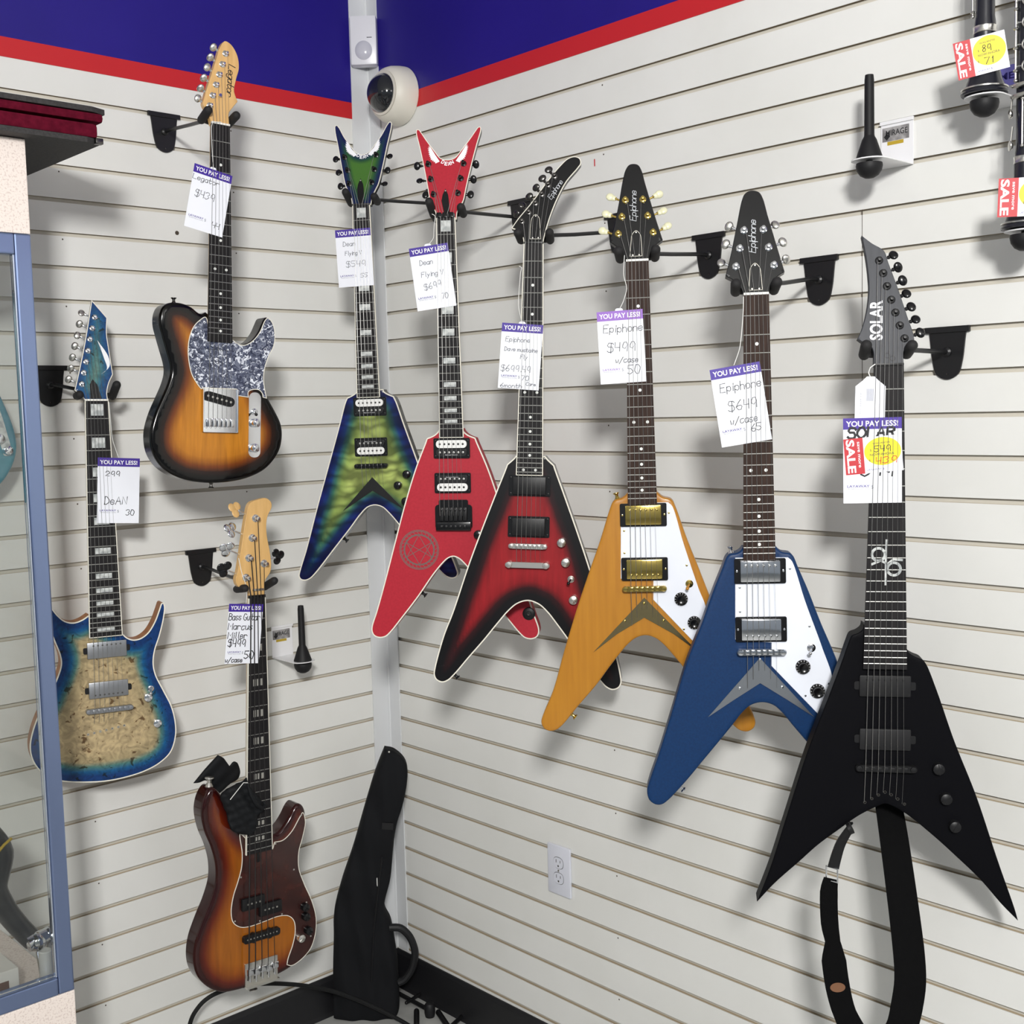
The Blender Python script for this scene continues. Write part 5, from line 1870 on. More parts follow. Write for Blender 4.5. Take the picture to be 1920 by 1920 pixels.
price_tag('tele', 'price tag marked $439 tucked under the strings of the pearl-pickguard sunburst guitar',
          [('Legator', .01, .72, .235, 11), ('$439', .13, .66, .49, 15), ('44', .68, .9, .89, 12)], .79, pen=0.9, tie=[(-21, -60, 4), (-23, -10, 3), (-20, 2, 4), (0, 5, 3)])
price_tag('dean7', 'price tag marked 299 on the blue burl seven-string guitar',
          [('299', .18, .54, .28, 11), ('DeAN', .17, .73, .71, 17), ('30', .68, .9, .88, 13)], .79, ink='ink', pen=1.2, tie=[(27, -85, 3), (25, -40, 3), (24, -20, 3), (23, -2, 3)], tab=False)
price_tag('bass', 'price tag marked Bass Guitar $499 on the five-string bass',
          [('Bass Guitar', .02, .95, .27, 15), ('Marcus', .02, .75, .43, 15), ('Miller', .03, .62, .58, 15), ('$499', .05, .58, .71, 16, 1.6), ('50', .55, .85, .92, 18, 1.8), ('w/case', .01, .52, .975, 11, 1.5)],
          .79, ink='marker', pen=1.4, tie=[(-30, 25, 4), (-43, 60, 3), (-47, 95, -4)], tab=False)
price_tag('green', 'price tag marked $549 on the green V guitar in the corner',
          [('Dean', .2, .56, .29, 11), ('Flying V', .24, .72, .45, 10), ('$549', .24, .82, .655, 14), ('55', .64, .85, .85, 10)], .79, ink='pencil_ink', pen=0.8, tab=False)
price_tag('red', 'price tag marked $699 on the red V guitar with the star seal',
          [('Dean', .22, .57, .29, 11), ('Flying V', .22, .8, .48, 11), ('$699', .25, .72, .69, 13, .8, .12), ('70', .66, .84, .86, 12)], .79, ink='pencil_ink', pen=0.8,
          tie=[(-27, -45, 5), (-26, -20, 5), (-22, 4, 5), (-30, 8, 4)])
price_tag('must', 'price tag marked Fly and $699.49 on the black and dark red V guitar',
          [('Epiphone', .11, .72, .28, 10), ('Dave mustaine', .1, .92, .425, 8.5), ('Fly', .5, .68, .535, 9), ('$699.49', .04, .78, .735, 13), ('70', .55, .76, .86, 10), ('6month', .05, .6, .985, 9), ('Care', .68, .93, .935, 6.5)],
          .79, ink='pencil_ink', pen=0.8, tie=[(-31, -130, 4), (-27, -60, 4), (-24, -50, 4), (-30, -47, 4)])
price_tag('orange', 'price tag with faded violet top marked Epiphone $499 on the amber V guitar',
          [('Epiphone', .12, 1.0, .295, 15), ('$499', .18, .82, .56, 17), ('w/case', .35, .86, .72, 11), ('50', .6, .9, .88, 17)], .79, header='purple_faded', pen=0.95,
          tie=[(-28, -75, 3), (-20, -50, 4), (-27, -25, 4), (-25, 0, 4), (-24, 12, 4)])
price_tag('blue', 'price tag marked Epiphone $649 on the dark blue V guitar',
          [('Epiphone', .14, .98, .31, 15), ('$649', .24, .84, .56, 17), ('w/case', .24, .8, .735, 13), ('65', .62, .85, .86, 13)], .79, pen=0.95,
          tie=[(-29, -90, 3), (-23, -30, 4), (-22, -2, 4)], tab=False)
price_tag('black', 'price tag with a sale sticker across it on the black V guitar',
          [('SOLAR', .08, .9, .235, 17, 3.2), ('549', .3, .88, .68, 20, 2.2)], .785, ink='marker', tab=False, z=1.2)


def sale_card(M, W, H, was, now, label, nowmat='ink', small=True):
    """sale sticker: red strip with SALE turned sideways, yellow oval with prices; W, H in mm"""
    root = empty('sale_card', M, label, 'sale card', 'red and yellow sale cards')
    X = lambda f: (f - .5) * W
    Y = lambda f: (.5 - f) * H
    m = MB()
    m.box(-W / 2000, W / 2000, -H / 2000, H / 2000, 0, 0.0003)
    m.obj('card', 'card', root, smooth=0)
    m = MB()
    m.box(-W / 2000, X(.335) / 1000, -H / 2000, H / 2000, 0.0001, 0.0004)
    st = m.obj('red_strip', 'sale_red', root, smooth=0)
    m = MB()
    type_on(m, 'SALE', X(.045) / 1000, Y(.03) / 1000, .135 * W / 1000, 0.00052, 0, width=.93 * H / 1000, ang=-PI / 2, bold=0.03)
    type_on(m, 'save more', X(.235) / 1000, Y(.10) / 1000, .055 * W / 1000, 0.00052, 0, width=.72 * H / 1000, ang=-PI / 2, bold=0.01)
    m.obj('strip_lettering', 'white_print', st, smooth=0)
    m = MB()
    m.prism([(X(.665) / 1000 + x * W / 1000, Y(.42) / 1000 + y * H / 1000) for x, y in ell(.64, .78, 40)], 0.0002, 0.0004)
    ov = m.obj('yellow_oval', 'sale_yellow', root, smooth=0)
    m = MB()
    type_on(m, 'WAS/ANTES', X(.5) / 1000, Y(.21) / 1000, .045 * H / 1000, 0.00052, 0, width=.3 * W / 1000)
    type_on(m, 'NOW/AHORA', X(.44) / 1000, Y(.53) / 1000, .065 * H / 1000, 0.00052, 0, width=.42 * W / 1000)
    type_on(m, '$', X(.45) / 1000, Y(.4) / 1000, .06 * H / 1000, 0.00052, 0, width=.02 * W / 1000)
    type_on(m, '$', X(.42) / 1000, Y(.68) / 1000, .06 * H / 1000, 0.00052, 0, width=.02 * W / 1000)
    m.obj('oval_lettering', 'pencil_ink', ov, smooth=0)
    m = MB()
    n_ = len(was)
    hand(m, was, X(.52), Y(.43), .17 * H, .9, 0.00055, 4, 0, (.1 * n_) * W)
    if nowmat == 'ink':
        hand(m, now, X(.53), Y(.76), .17 * H, .9, 0.00055, 6, 0, (.1 * n_) * W)
    m.obj('handwriting', 'ink', ov, smooth=0)
    if nowmat != 'ink':
        m = MB()
        hand(m, now, X(.53), Y(.76), .18 * H, 1.0, 0.00055, 6, 0, (.13 * n_) * W)
        m.obj('handwriting', nowmat, ov, smooth=0)
    m = MB()
    type_on(m, 'LAYAWAY $', X(.37) / 1000, Y(.93) / 1000, .05 * H / 1000, 0.00042, 0, width=.3 * W / 1000)
    m.obj('fine_print', 'purple_print', root, smooth=0)
    return root


t = DATA['sale_tag']
sale_card(tag_matrix('black', t, 1.75), t[2], t[3], '549', '439', 'sale card with red 439 stuck across the tag of the black V guitar', 'red_ink')
# plain white maker tag above it
t = DATA['white_tag']
root = empty('hang_tag', tag_matrix('black', t, 0.8), 'plain white hang tag with grey barcode hooked on the black V guitar', 'tag')
W, H = t[2], t[3] + 6
m = MB()
m.prism(mm([(-W / 2, -H / 2), (W / 2, -H / 2), (W / 2, H / 2 - 16), (W / 2 - 12, H / 2 - 6), (6, H / 2), (-6, H / 2), (-W / 2 + 12, H / 2 - 6), (-W / 2, H / 2 - 16)]), 0, 0.0003)
m.obj('card', 'card', root, smooth=0)
m = MB()
for k in range(9):
    m.box(-0.0062 + k * 0.0013, -0.0062 + k * 0.0013 + .0008, -0.004, 0.016, 0.0003, 0.0004)
m.obj('barcode', 'grey_print', root, smooth=0)
m = MB()
type_on(m, 'A1.6FFF UV', -0.0165, 0.010, 0.0026, 0.0004, 0, width=0.036, ang=-PI / 2)
m.obj('fine_print', 'grey_print', root, smooth=0)
m = MB()
m.tube([(0, H / 2000 - .003, 0.0005), (-0.004, H / 2000 + .006, 0.002), (-0.002, H / 2000 + .014, 0.004), (0.006, H / 2000 + .020, 0.003)], 0.0009, 6)
m.obj('tie_string', 'twine', root)


# ------------------------------------------------------------------ guitar wall hangers
def groove_near(z):
    return G0 - PITCH * round((G0 - z) / PITCH)


def hanger(gk, label, spread=None, dy=(10, 10), fwd=8, yoff=22):
    wp = Vector(DATA['hang'][gk])
    left = gk in ('tele', 'dean7', 'bass')
    out = Vector((0, -1, 0)) if left else Vector((-1, 0, 0))
    rt = Vector((1, 0, 0)) if left else Vector((0, -1, 0))
    zt = groove_near(wp.z + 0.044) - 0.001
    base = Vector((wp.x, wp.y, zt))
    root = empty('guitar_hanger', basis(base + out * 0.0008, rt, (0, 0, 1), out), label, 'hanger', 'black slatwall guitar hangers')
    m = MB()
    pts = spline([(-36, 0, 1), (-33, -20), (-28, -60), (-20, -84), (0, -93), (20, -84), (28, -60), (33, -20), (36, 0, 1)], 5)
    m.prism(mm(pts), 0, 0.0035)
    bp_ = m.obj('back_plate', 'steel_black', root, smooth=0)
    m = MB()
    m.box(-0.042, 0.042, -0.010, 0.001, 0, 0.0065, bev=0.001)
    m.obj('hook_lip', 'steel_black', bp_, smooth=0)
    m = MB()
    m.lathe([(0.0022, 0.0034), (0.002, 0.0045), (0.0004, 0.0048)], (0, -0.083, 0), n=10)
    m.obj('plate_screw', 'dark_chrome', bp_)
    G = basis(*DATA[gk + '_frame'])
    Mi = root.matrix_world.inverted() @ G
    nw = DATA[gk + '_fb'][1][0] - DATA[gk + '_fb'][0][0]
    sp_ = spread or (nw / 2 + 12)
    yk = Mi @ (Vector((0, yoff, -40)) / 1000)
    m = MB()
    a0 = Vector((0, -0.044, 0.003))
    m.lathe([(0.0085, 0), (0.0085, 0.004), (0.006, 0.006), (0.0045, 0.007)], a0, (0, 0, 1), 14)
    m.tube([a0, a0 + Vector((0, 0, 0.03)), a0.lerp(yk, .55), yk], 0.0042, 10)
    m.obj('arm', 'steel_black', root)
    m = MB()
    P = []
    for k in range(-6, 7):
        f = k / 6
        P.append(Mi @ (Vector((sp_ * f, yoff - 8 + (dy[0] if f < 0 else dy[1]) * 0 - 2 * (1 - f * f), -40 + 10 * f * f)) / 1000))
    m.tube(P, 0.0062, 10)
    m.obj('yoke', 'foam_black', root)
    for s_ in (-1, 1):
        m = MB()
        d = dy[0] if s_ < 0 else dy[1]
        p0 = Vector((s_ * sp_, yoff - 10, -34)) / 1000
        p1 = Vector((s_ * (sp_ + 2), yoff - 10 + d, fwd)) / 1000
        dr = (p1 - p0).normalized()
        r = 0.0092
        m.lathe([(r * .5, -r * .9), (r * .85, -r * .5), (r, 0), (r, (p1 - p0).length), (r * .85, (p1 - p0).length + r * .5), (r * .45, (p1 - p0).length + r * .85), (r * .1, (p1 - p0).length + r * .95)], Mi @ p0, (Mi.to_3x3() @ dr), 16)
        m.obj('padded_prong', 'foam_black', root)
    return root


hanger('tele', 'black hanger holding the sunburst pearl-pickguard guitar by its maple headstock', dy=(12, 12), spread=30)
hanger('dean7', 'black hanger partly behind the glass frame, holding the blue burl guitar', spread=38, dy=(2, 24), fwd=10)
hanger('bass', 'black hanger holding the five-string bass', spread=36, yoff=30, dy=(6, 18))
hanger('green', 'black hanger whose arm holds the green V guitar in the corner', spread=33, dy=(20, 6))
hanger('red', 'black hanger holding the red V guitar with the star seal', spread=33, dy=(22, 8))
hanger('must', 'black hanger holding the black and dark red burst V guitar', spread=31)
hanger('orange', 'black hanger holding the amber V guitar', spread=33, yoff=20)
hanger('blue', 'black hanger holding the dark blue V guitar', spread=33, yoff=20)
hanger('black', 'black hanger holding the all-black pointed V guitar', spread=34, yoff=30, dy=(14, 12))


# ------------------------------------------------------------------ clarinet pegs on white brackets
def peg_bracket(name, O, out, rt, label, cat, sticker, group, shift=0.0, ln=0.125):
    """O: middle of the plate's foot on the wall"""
    root = empty(name, basis(O, rt, (0, 0, 1), out), label, cat, group)
    m = MB()
    m.box(-0.032 + shift, 0.032 + shift, 0, 0.082, 0.0006, 0.0026, bev=0.0005)
    m.box(-0.033 + shift, 0.033 + shift, 0.078, 0.0845, 0.0006, 0.006, bev=0.001)
    m.obj('back_plate', 'bracket_white', root, smooth=0)
    m = MB()
    o = [(-32, 0), (32, 0), (32, ln * 1000 - 26)] + [(32 * math.cos(a), ln * 1000 - 26 + 26 * math.sin(a)) for a in [PI * k / 10 for k in range(1, 10)]] + [(-32, ln * 1000 - 26)]
    n = len(o)
    vs = [(x / 1000 + shift * (1 - y / ln / 1000), -0.0002, y / 1000 + .0006) for x, y in o] + [(x / 1000 + shift * (1 - y / ln / 1000), 0.0018, y / 1000 + .0006) for x, y in o]
    m.add(vs, [tuple(range(n)), tuple(range(2 * n - 1, n - 1, -1))] + [(i, i + n, (i + 1) % n + n, (i + 1) % n) for i in range(n)])
    m.obj('shelf', 'bracket_white', root, smooth=0)
    pz = 0.098
    m = MB()
    m.lathe([(0.0235, 0.002), (0.0225, 0.006), (0.0125, 0.036), (0.0095, 0.041), (0.0088, 0.044), (0.0082, 0.138), (0.0072, 0.147), (0.002, 0.148)], (0, 0, pz), (0, 1, 0), 24)
    m.obj('peg', 'rubber', root)
    m = MB()
    m.lathe([(0.006, 0.0), (0.006, -0.004), (0.0225, -0.005), (0.0232, -0.010), (0.0215, -0.018), (0.016, -0.026), (0.008, -0.0305), (0.001, -0.0315)], (0, 0, pz), (0, 1, 0), 24)
    m.obj('peg_foot', 'rubber', root)
    if sticker == 'MIRAGE':
        m = MB()
        m.box(-0.029 + shift, 0.024 + shift, 0.048, 0.073, 0.0026, 0.0029)
        st = m.obj('sticker', 'sticker_grey', root, smooth=0)
        m = MB()
        m.box(-0.019 + shift, 0.013 + shift, 0.041, 0.0475, 0.0026, 0.0029)
        m.obj('gold_sticker', 'sticker_gold', root, smooth=0)
        m = MB()
        type_on(m, 'MIRAGE', -0.022 + shift, 0.058, 0.010, 0.0031, 0, width=0.043, bold=0.01)
        m.add([(-0.026 + shift, 0.057, 0.0031), (-0.020 + shift, 0.050, 0.0031), (-0.013 + shift, 0.057, 0.0031), (-0.020 + shift, 0.062, 0.0031)], [(0, 1, 2, 3)])
        m.obj('sticker_lettering', 'print_black', st, smooth=0)
    else:
        m = MB()
        m.prism([(x + shift, y + .052) for x, y in [(q[0] / 1000, q[1] / 1000) for q in ell(52, 34, 30)]], 0.0026, 0.0029)
        st = m.obj('sticker', 'sticker_purple', root, smooth=0)
        m = MB()
        type_on(m, 'MER', -0.020 + shift, 0.046, 0.011, 0.0031, 0, width=0.040, bold=0.02)
        m.obj('sticker_lettering', 'sign_blue', st, smooth=0)
    return root


OR, RR, OL, RL = Vector((-1, 0, 0)), Vector((0, -1, 0)), Vector((0, -1, 0)), Vector((1, 0, 0))
peg_bracket('peg_stand', Vector((0, -1.594, 2.100)), OR, RR, 'empty black peg on a white bracket high on the right wall', 'peg stand', 'MIRAGE', 'pegs on white brackets')
peg_bracket('peg_stand', Vector((-0.350, 0, 1.037)), OL, RL, 'empty black peg on a white bracket beside the bass neck', 'peg stand', 'MIRAGE', 'pegs on white brackets')
peg_bracket('peg_stand', Vector((0, -1.803, 2.166)), OR, RR, 'black peg on a white bracket under the upper clarinet', 'peg stand', 'MER', 'pegs on white brackets')
peg_bracket('peg_stand', Vector((0, -1.872, 1.942)), OR, RR, 'black peg on a white bracket under the lower clarinet at the right edge', 'peg stand', 'none', 'pegs on white brackets')


def clarinet(O, label, keys, silver_at, tilt):
    O = Vector(O)
    M = Matrix.Translation(O) @ Matrix.Rotation(math.radians(tilt), 4, Vector((0, 0, 1)))
    root = empty('clarinet', M, label, 'clarinet', 'clarinets on pegs')
    bell = MB()
    bell.lathe([(0.0230, 0.0035), (0.036, 0.0035), (0.0372, 0.006), (0.0335, 0.012), (0.0275, 0.026), (0.0228, 0.045), (0.0198, 0.065), (0.0182, 0.088), (0.0182, silver_at - .006)], (0, 0, 0), n=32)
    bell.obj('bell', 'clarinet_black', root)
    m = MB()
    m.lathe([(0.0345, 0.0105), (0.0365, 0.0108), (0.0368, 0.0128), (0.0330, 0.0145)], n=32)
    m.obj('bell_ring', 'nickel', root)
    m = MB()
    s = silver_at
    m.lathe([(0.0175, s - .006), (0.0188, s - .005), (0.0178, s), (0.0188, s + .005), (0.0172, s + .006)], n=28)
    m.obj('joint_ring', 'nickel', root)
    m = MB()
    m.lathe([(0.0170, s + .005), (0.0166, s + .012), (0.0152, s + .022), (0.0148, 0.50), (0.013, 0.51), (0.010, 0.58), (0.004, 0.60)], n=28)
    m.obj('tube_joint', 'clarinet_black', root)
    for k in keys:
        k(root)
    return root


def key_rod(x, y, z0, z1, r=0.0016, knobs_=()):
    def fn(root):
        m = MB()
        m.cyl((x, y, z0), (x, y, z1), r, n=8)
        for z in (z0, z1):
            m.ball((x, y, z), r * 1.9, 10, 6)
        for z in knobs_:
            m.ball((x, y, z), (r * 2.4, r * 2.4, r * 1.6), 10, 6)
            m.cyl((x * .8, y * .8, z), (x, y, z), r * .8, n=6)
        m.obj('key_rod', 'nickel', root)
    return fn


def key_ring(ang, z, r=0.0085):
    def fn(root):
        a = Vector((math.cos(ang), math.sin(ang), 0))
        s = Vector((-a.y, a.x, 0))
        c = a * 0.0178 + Vector((0, 0, z))
        m = MB()
        m.tube([c + (s * math.cos(t) + Vector((0, 0, 1)) * math.sin(t)) * r for t in [2 * PI * k / 20 for k in range(20)]], 0.0013, 6, closed=True)
        m.cyl(c - s * r, c - s * (r + .008) - a * .002, 0.0012, n=6)
        m.obj('ring_key', 'nickel', root)
    return fn


def key_pad(ang, z, r=0.0075, d=0.0215):
    def fn(root):
        a = Vector((math.cos(ang), math.sin(ang), 0))
        m = MB()
        m.lathe([(r * .6, -0.004), (r, -0.001), (r, 0.001), (r * .5, 0.0022), (0.0004, 0.0024)], a * d + Vector((0, 0, z)), a, 16)
        m.cyl(a * (d - .001) + Vector((0, 0, z)), a * (d - .004) + Vector((0, 0, z + .03)), 0.0014, n=6)
        m.obj('pad_key', 'nickel', root)
    return fn


def key_paddle(ang, z, sweep):
    def fn(root):
        m = MB()
        P = []
        for k in range(8):
            a = ang + sweep * k / 7
            rr = 0.021 + 0.006 * (k / 7)
            P.append((math.cos(a) * rr, math.sin(a) * rr, z - 0.003 * math.sin(k / 7 * PI)))
        m.tube(P, [0.0022, 0.003, 0.0036, 0.004, 0.004, 0.0036, 0.003, 0.002], 8)
        m.obj('paddle_key', 'nickel', root)
    return fn


A0 = math.atan2(-2.73 + 1.8, -2.04 + .1)   # towards the shop floor
clarinet((-0.098, -1.803, 2.1665), 'upper black clarinet with a nickel ring, standing bell down beside the longer one',
         [key_rod(math.cos(A0 - 1.3) * .0195, math.sin(A0 - 1.3) * .0195, 0.128, 0.30, 0.0016, (0.135, 0.2)), key_pad(A0 - 2.6, 0.16)], 0.106, 0)
clarinet((-0.098, -1.872, 1.9425), 'lower black clarinet covered in nickel keys, cut off by the right edge',
         [key_rod(math.cos(A0 - 1.1) * .0185, math.sin(A0 - 1.1) * .0185, 0.235, 0.43, 0.0018, (0.25, 0.285, 0.315, 0.345, 0.375)),
          key_rod(math.cos(A0 + .2) * .0185, math.sin(A0 + .2) * .0185, 0.132, 0.205, 0.0018),
          key_rod(math.cos(A0 - .35) * .0185, math.sin(A0 - .35) * .0185, 0.132, 0.205, 0.0014),
          key_ring(A0 + .05, 0.255), key_ring(A0 + .05, 0.288), key_ring(A0 + .05, 0.322), key_ring(A0 + .05, 0.356),
          key_pad(A0 - 1.35, 0.135, 0.008, .0245), key_pad(A0 - 1.45, 0.185, 0.008, .0245), key_pad(A0 - 1.9, 0.37, .006), key_pad(A0 - 1.9, 0.40, .006),
          key_paddle(A0 - 1.5, 0.228, 1.6), key_paddle(A0 - 1.6, 0.212, 1.7)], 0.112, 0)


def card_on(O, label, was, now, W, H, ang, nrm):
    n = Vector(nrm).normalized()
    x = Vector((0, 0, 1)).cross(n).normalized()
    M = basis(O, x, (0, 0, 1), n) @ Matrix.Rotation(math.radians(ang), 4, 'Z')
    return sale_card(M, W, H, was, now, label)


cn = Vector((math.cos(A0), math.sin(A0), 0))
card_on(Vector((-0.098, -1.803, 2.2265)) + cn * 0.030 + Vector((0, 0.006, 0)), 'sale card with 89 and 71 hung on the upper clarinet', '89', '71', 78, 60, 9, cn)
card_on(Vector((-0.098, -1.872, 1.990)) + cn * 0.040 + Vector((0, -0.003, 0)), 'sale card on the lower clarinet, cut off by the right edge', '99', '79', 88, 60, -2, cn)

# ------------------------------------------------------------------ wall fittings
root = empty('motion_sensor', basis((-0.0235, -0.0235, 2.682), (0.7071, -0.7071, 0), (0, 0, 1), (-0.7071, -0.7071, 0)), 'white motion sensor in the corner above the camera', 'sensor')
m = MB()
m.box(-0.036, 0.036, -0.064, 0.066, 0, 0.034, bev=0.006)
m.obj('housing', 'sensor_white', root)
m = MB()
m.ball((0, -0.026, 0.018), (0.033, 0.036, 0.023), 24, 14)
m.obj('lens', 'sensor_lens', root)
m = MB()
for k in range(4):
    m.box(0.010 + k * 0.0035, 0.0125 + k * 0.0035, 0.006, 0.0088, 0.0339, 0.0343)
m.obj('maker_mark', 'pencil_ink', root, smooth=0)

root = empty('dome_camera', basis((-0.0008, -0.148, 2.520), (0, -1, 0), (0, 0, 1), (-1, 0, 0)), 'white dome security camera with a black globe on the right wall', 'camera')
m = MB()
m.lathe([(0.074, 0), (0.0765, 0.004), (0.0755, 0.022), (0.072, 0.042), (0.066, 0.056), (0.058, 0.063), (0.05, 0.061)], n=40)
m.obj('housing', 'cam_white', root)
m = MB()
m.ball((0, 0, 0.056), (0.052, 0.052, 0.046), 32, 18)
m.obj('black_globe', 'cam_dome', root)
m = MB()
m.lathe([(0.050, 0.062), (0.0565, 0.0635), (0.0572, 0.0655), (0.051, 0.0665)], n=40)
m.obj('globe_ring', 'cam_white', root)

root = empty('wall_outlet', basis((-0.0008, -0.684, 0.5335), (0, -1, 0), (0, 0, 1), (-1, 0, 0)), 'white double power outlet low on the right wall', 'outlet')
m = MB()
m.box(-0.039, 0.039, -0.063, 0.063, 0, 0.007, bev=0.003)
m.obj('cover_plate', 'outlet_white', root)
for s_ in (-1, 1):
    m = MB()
    o = [(x, y + s_ * 0.0195) for x, y in mm(ell(33, 28, 32, 2.6))]
    m.prism(o, 0.006, 0.0082)
    so = m.obj('socket', 'outlet_white', root)
    m = MB()
    m.strip(mm([(x * 1000, y * 1000) for x, y in o]), offset(ccw(o), -0.0012), 0.0072, 0.0072)
    m.box(-0.0078, -0.0060, s_ * 0.0195 + .000, s_ * 0.0195 + .0085, 0.008, 0.0084)
    m.box(0.0060, 0.0078, s_ * 0.0195 + .001, s_ * 0.0195 + .0075, 0.008, 0.0084)
    m.lathe([(0.0026, 0.008), (0.0026, 0.0084)], (0, s_ * 0.0195 - .0075, 0), n=12)
    m.obj('slots', 'slot_dark', so, smooth=0)
m = MB()
m.lathe([(0.003, 0.0068), (0.0028, 0.008), (0.0004, 0.0083)], n=12)
m.obj('cover_screw', 'nickel', root)

# ------------------------------------------------------------------ glass partition with laminate header, and what is behind it
YC, XR = -0.45, -1.136
root = empty('display_case', Matrix.Translation((XR, YC, 0)), 'aluminium-framed glass display case with speckled laminate panels at the left edge', 'display case')
LW = 1.0
m = MB()
m.box(-LW, 0, 0, 0.05, 2.029, 2.204, bev=0.002)
m.obj('header_panel', 'laminate', root, smooth=0)
m = MB()
m.box(-LW, 0, 0, 0.40, 0.001, 0.552, bev=0.002)
m.obj('base_cabinet', 'laminate', root, smooth=0)
fr = lambda nm, *b: MB().box(*b, bev=0.003).obj(nm, 'aluminium', root, smooth=0)
pst = fr('frame_post', -0.031, 0, 0, 0.03, 0.5525, 2.0285)
MB().box(-0.0345, -0.0312, 0.004, 0.012, 0.587, 1.990, bev=0.001).obj('post_edge', 'aluminium_edge', pst, smooth=0)  # bright strip colours in the light along the post's left edge
fr('frame_rail', -LW, -0.0315, 0, 0.03, 1.990, 2.0285)
fr('frame_rail', -LW, -0.0315, 0, 0.03, 0.5525, 0.587)
m = MB()
m.box(-LW, -0.0347, 0.010, 0.0145, 0.5875, 1.9895)
m.obj('glass_pane', 'glass_pane', root, smooth=0)

root = empty('instrument_case', Matrix.Translation((-1.003, -0.49, 2.2045)), 'open instrument case with burgundy plush rims on top of the display case', 'instrument case')


def case_half(name, z0, x1, y0, mt, lining, flip):
    m = MB()
    pr = [(-0.9, 0), (x1 - 0.03, 0), (x1, 0.012), (x1, 0.42), (-0.9, 0.42)]
    m.prism([(x, y + y0) for x, y in pr], z0, z0 + 0.010)
    b = m.obj(name, mt, root, smooth=0)
    m = MB()
    zc = z0 + (0.010 if not flip else -0.018)
    m.box(-0.9, x1 - 0.006, y0 + 0.003, y0 + .415, zc, zc + 0.018 + (0.010 if not flip else 0), bev=0.008)
    m.obj('plush_lining', lining, b)
    return b


cb = case_half('case_base', 0.0005, 0.0, 0.0, 'case_shell', 'plush_red', False)
m = MB()
m.box(-0.014, 0.0015, -0.0015, 0.012, -0.0005, 0.011, bev=0.002)
m.obj('corner_cap', 'dark_chrome', cb)
case_half('case_lid', 0.062, 0.018, 0.012, 'case_shell', 'plush_red', True)

# things seen through the glass
hp = [Vector(q) for q in DATA['cab_horn']]
P, Rr = [], []
rr = [0.033, 0.037, 0.025, 0.0215, 0.0205, 0.020]
for i in range(len(hp) - 1):
    for k in range(6):
        P.append(hp[i].lerp(hp[i + 1], k / 6))
        Rr.append(rr[i] + (rr[i + 1] - rr[i]) * k / 6)
P.append(hp[-1])
Rr.append(rr[-1])
for _ in range(4):
    P = [P[0]] + [(P[i - 1] + P[i] * 2 + P[i + 1]) / 4 for i in range(1, len(P) - 1)] + [P[-1]]
root = empty('curved_stand', Matrix.Translation(hp[-1]), 'black curved piece with pale gold trim and a chrome clamp behind the glass', 'stand')
m = MB()
m.tube([q - hp[-1] for q in P], Rr, 16)
m.obj('body', 'horn_black', root, smooth=50)
m = MB()
q = hp[1] - hp[-1]
m.tube([q + Vector((-0.045, -0.030, -0.012)), q + Vector((-.018, -.041, 0.008)), q + Vector((0.004, -0.038, 0.026)), q + Vector((0.022, -0.026, 0.030))], 0.003, 8)
m.obj('gold_trim', 'sticker_gold', root)
cl = [Vector(q) - hp[-1] + Vector((0, -0.018, 0)) for q in DATA['cab_clamp']]
m = MB()
m.cyl(cl[0], cl[2], 0.017, 0.014, 16)
m.cyl(cl[2] + Vector((0.004, 0, -.012)), cl[3] + Vector((0.004, 0, .0)), 0.013, 0.011, 16)
m.ball(cl[1], 0.020, 16, 10)
m.ball(cl[2], 0.015, 16, 10)
m.obj('clamp', 'chrome', root)
m = MB()
zb = 0.5525 - hp[-1].z
m.cyl((cl[4].x, cl[4].y, zb + .006), cl[1], 0.005, 0.005, 10)
m.lathe([(0.022, zb + .0005), (0.022, zb + .005), (0.006, zb + .008)], (cl[4].x, cl[4].y, 0), n=20)
m.obj('post', 'nickel', root)
root = tag(MB().lathe([(0.013, 0.0005), (0.013, 0.075), (0.0115, 0.077), (0.0115, 0.004), (0.001, 0.004)], n=24).obj('clear_tube', 'clear_plastic'), 'small pale plastic tube standing behind the glass below the clamp', 'tube')
root.location = (Vector(DATA['cab_clamp'][5]).x + .004, -0.40, 0.5525)
bx = DATA['cab_box']
root = empty('carton', Matrix.Translation((bx[1][0] - 0.012, -0.405, 0.5525)), 'white carton with a brown patch low behind the glass', 'box')
m = MB()
m.box(-0.15, 0, 0, 0.10, 0.0005, 0.062, bev=0.002)
m.obj('carton_body', 'box_white', root, smooth=0)
m = MB()
m.box(-0.12, -0.020, -0.0008, 0.001, 0.014, 0.042)
m.obj('brown_patch', 'box_brown', root, smooth=0)

# teal guitar hanging on the left wall, cut off by the left edge
te = [Vector(q) for q in DATA['teal']]
M = basis((te[0].x, -0.12, te[0].z), (1, 0, 0), (0, 0, 1), (0, -1, 0))
root = empty('electric_guitar', M, 'teal guitar with white pickguard behind the glass, cut off by the left edge', 'guitar')
X_ = lambda v: (v.x - te[0].x) * 1000
Z_ = lambda v: (v.z - te[0].z) * 1000
c = -165
out = [(X_(te[0]) + 2, Z_(te[0])), (X_(te[1]) + 2, Z_(te[1]) - 4), (-70, 190), (-75, 250), (-55, 310), (-70, 345), (-105, 330), (-128, 290), (-150, 280, 1), (-205, 280, 1), (-225, 320), (-275, 350), (-305, 310), (-290, 240), (-275, 170), (-300, 90), (-325, 0), (-320, -60), (-270, -110), (-180, -125), (-90, -105), (X_(te[2]) + 4, Z_(te[2]) + 2)]
m, opts = slab(out, -11, -53, 7)
bd = m.obj('body', ['teal_paint', 'teal_paint'], root)
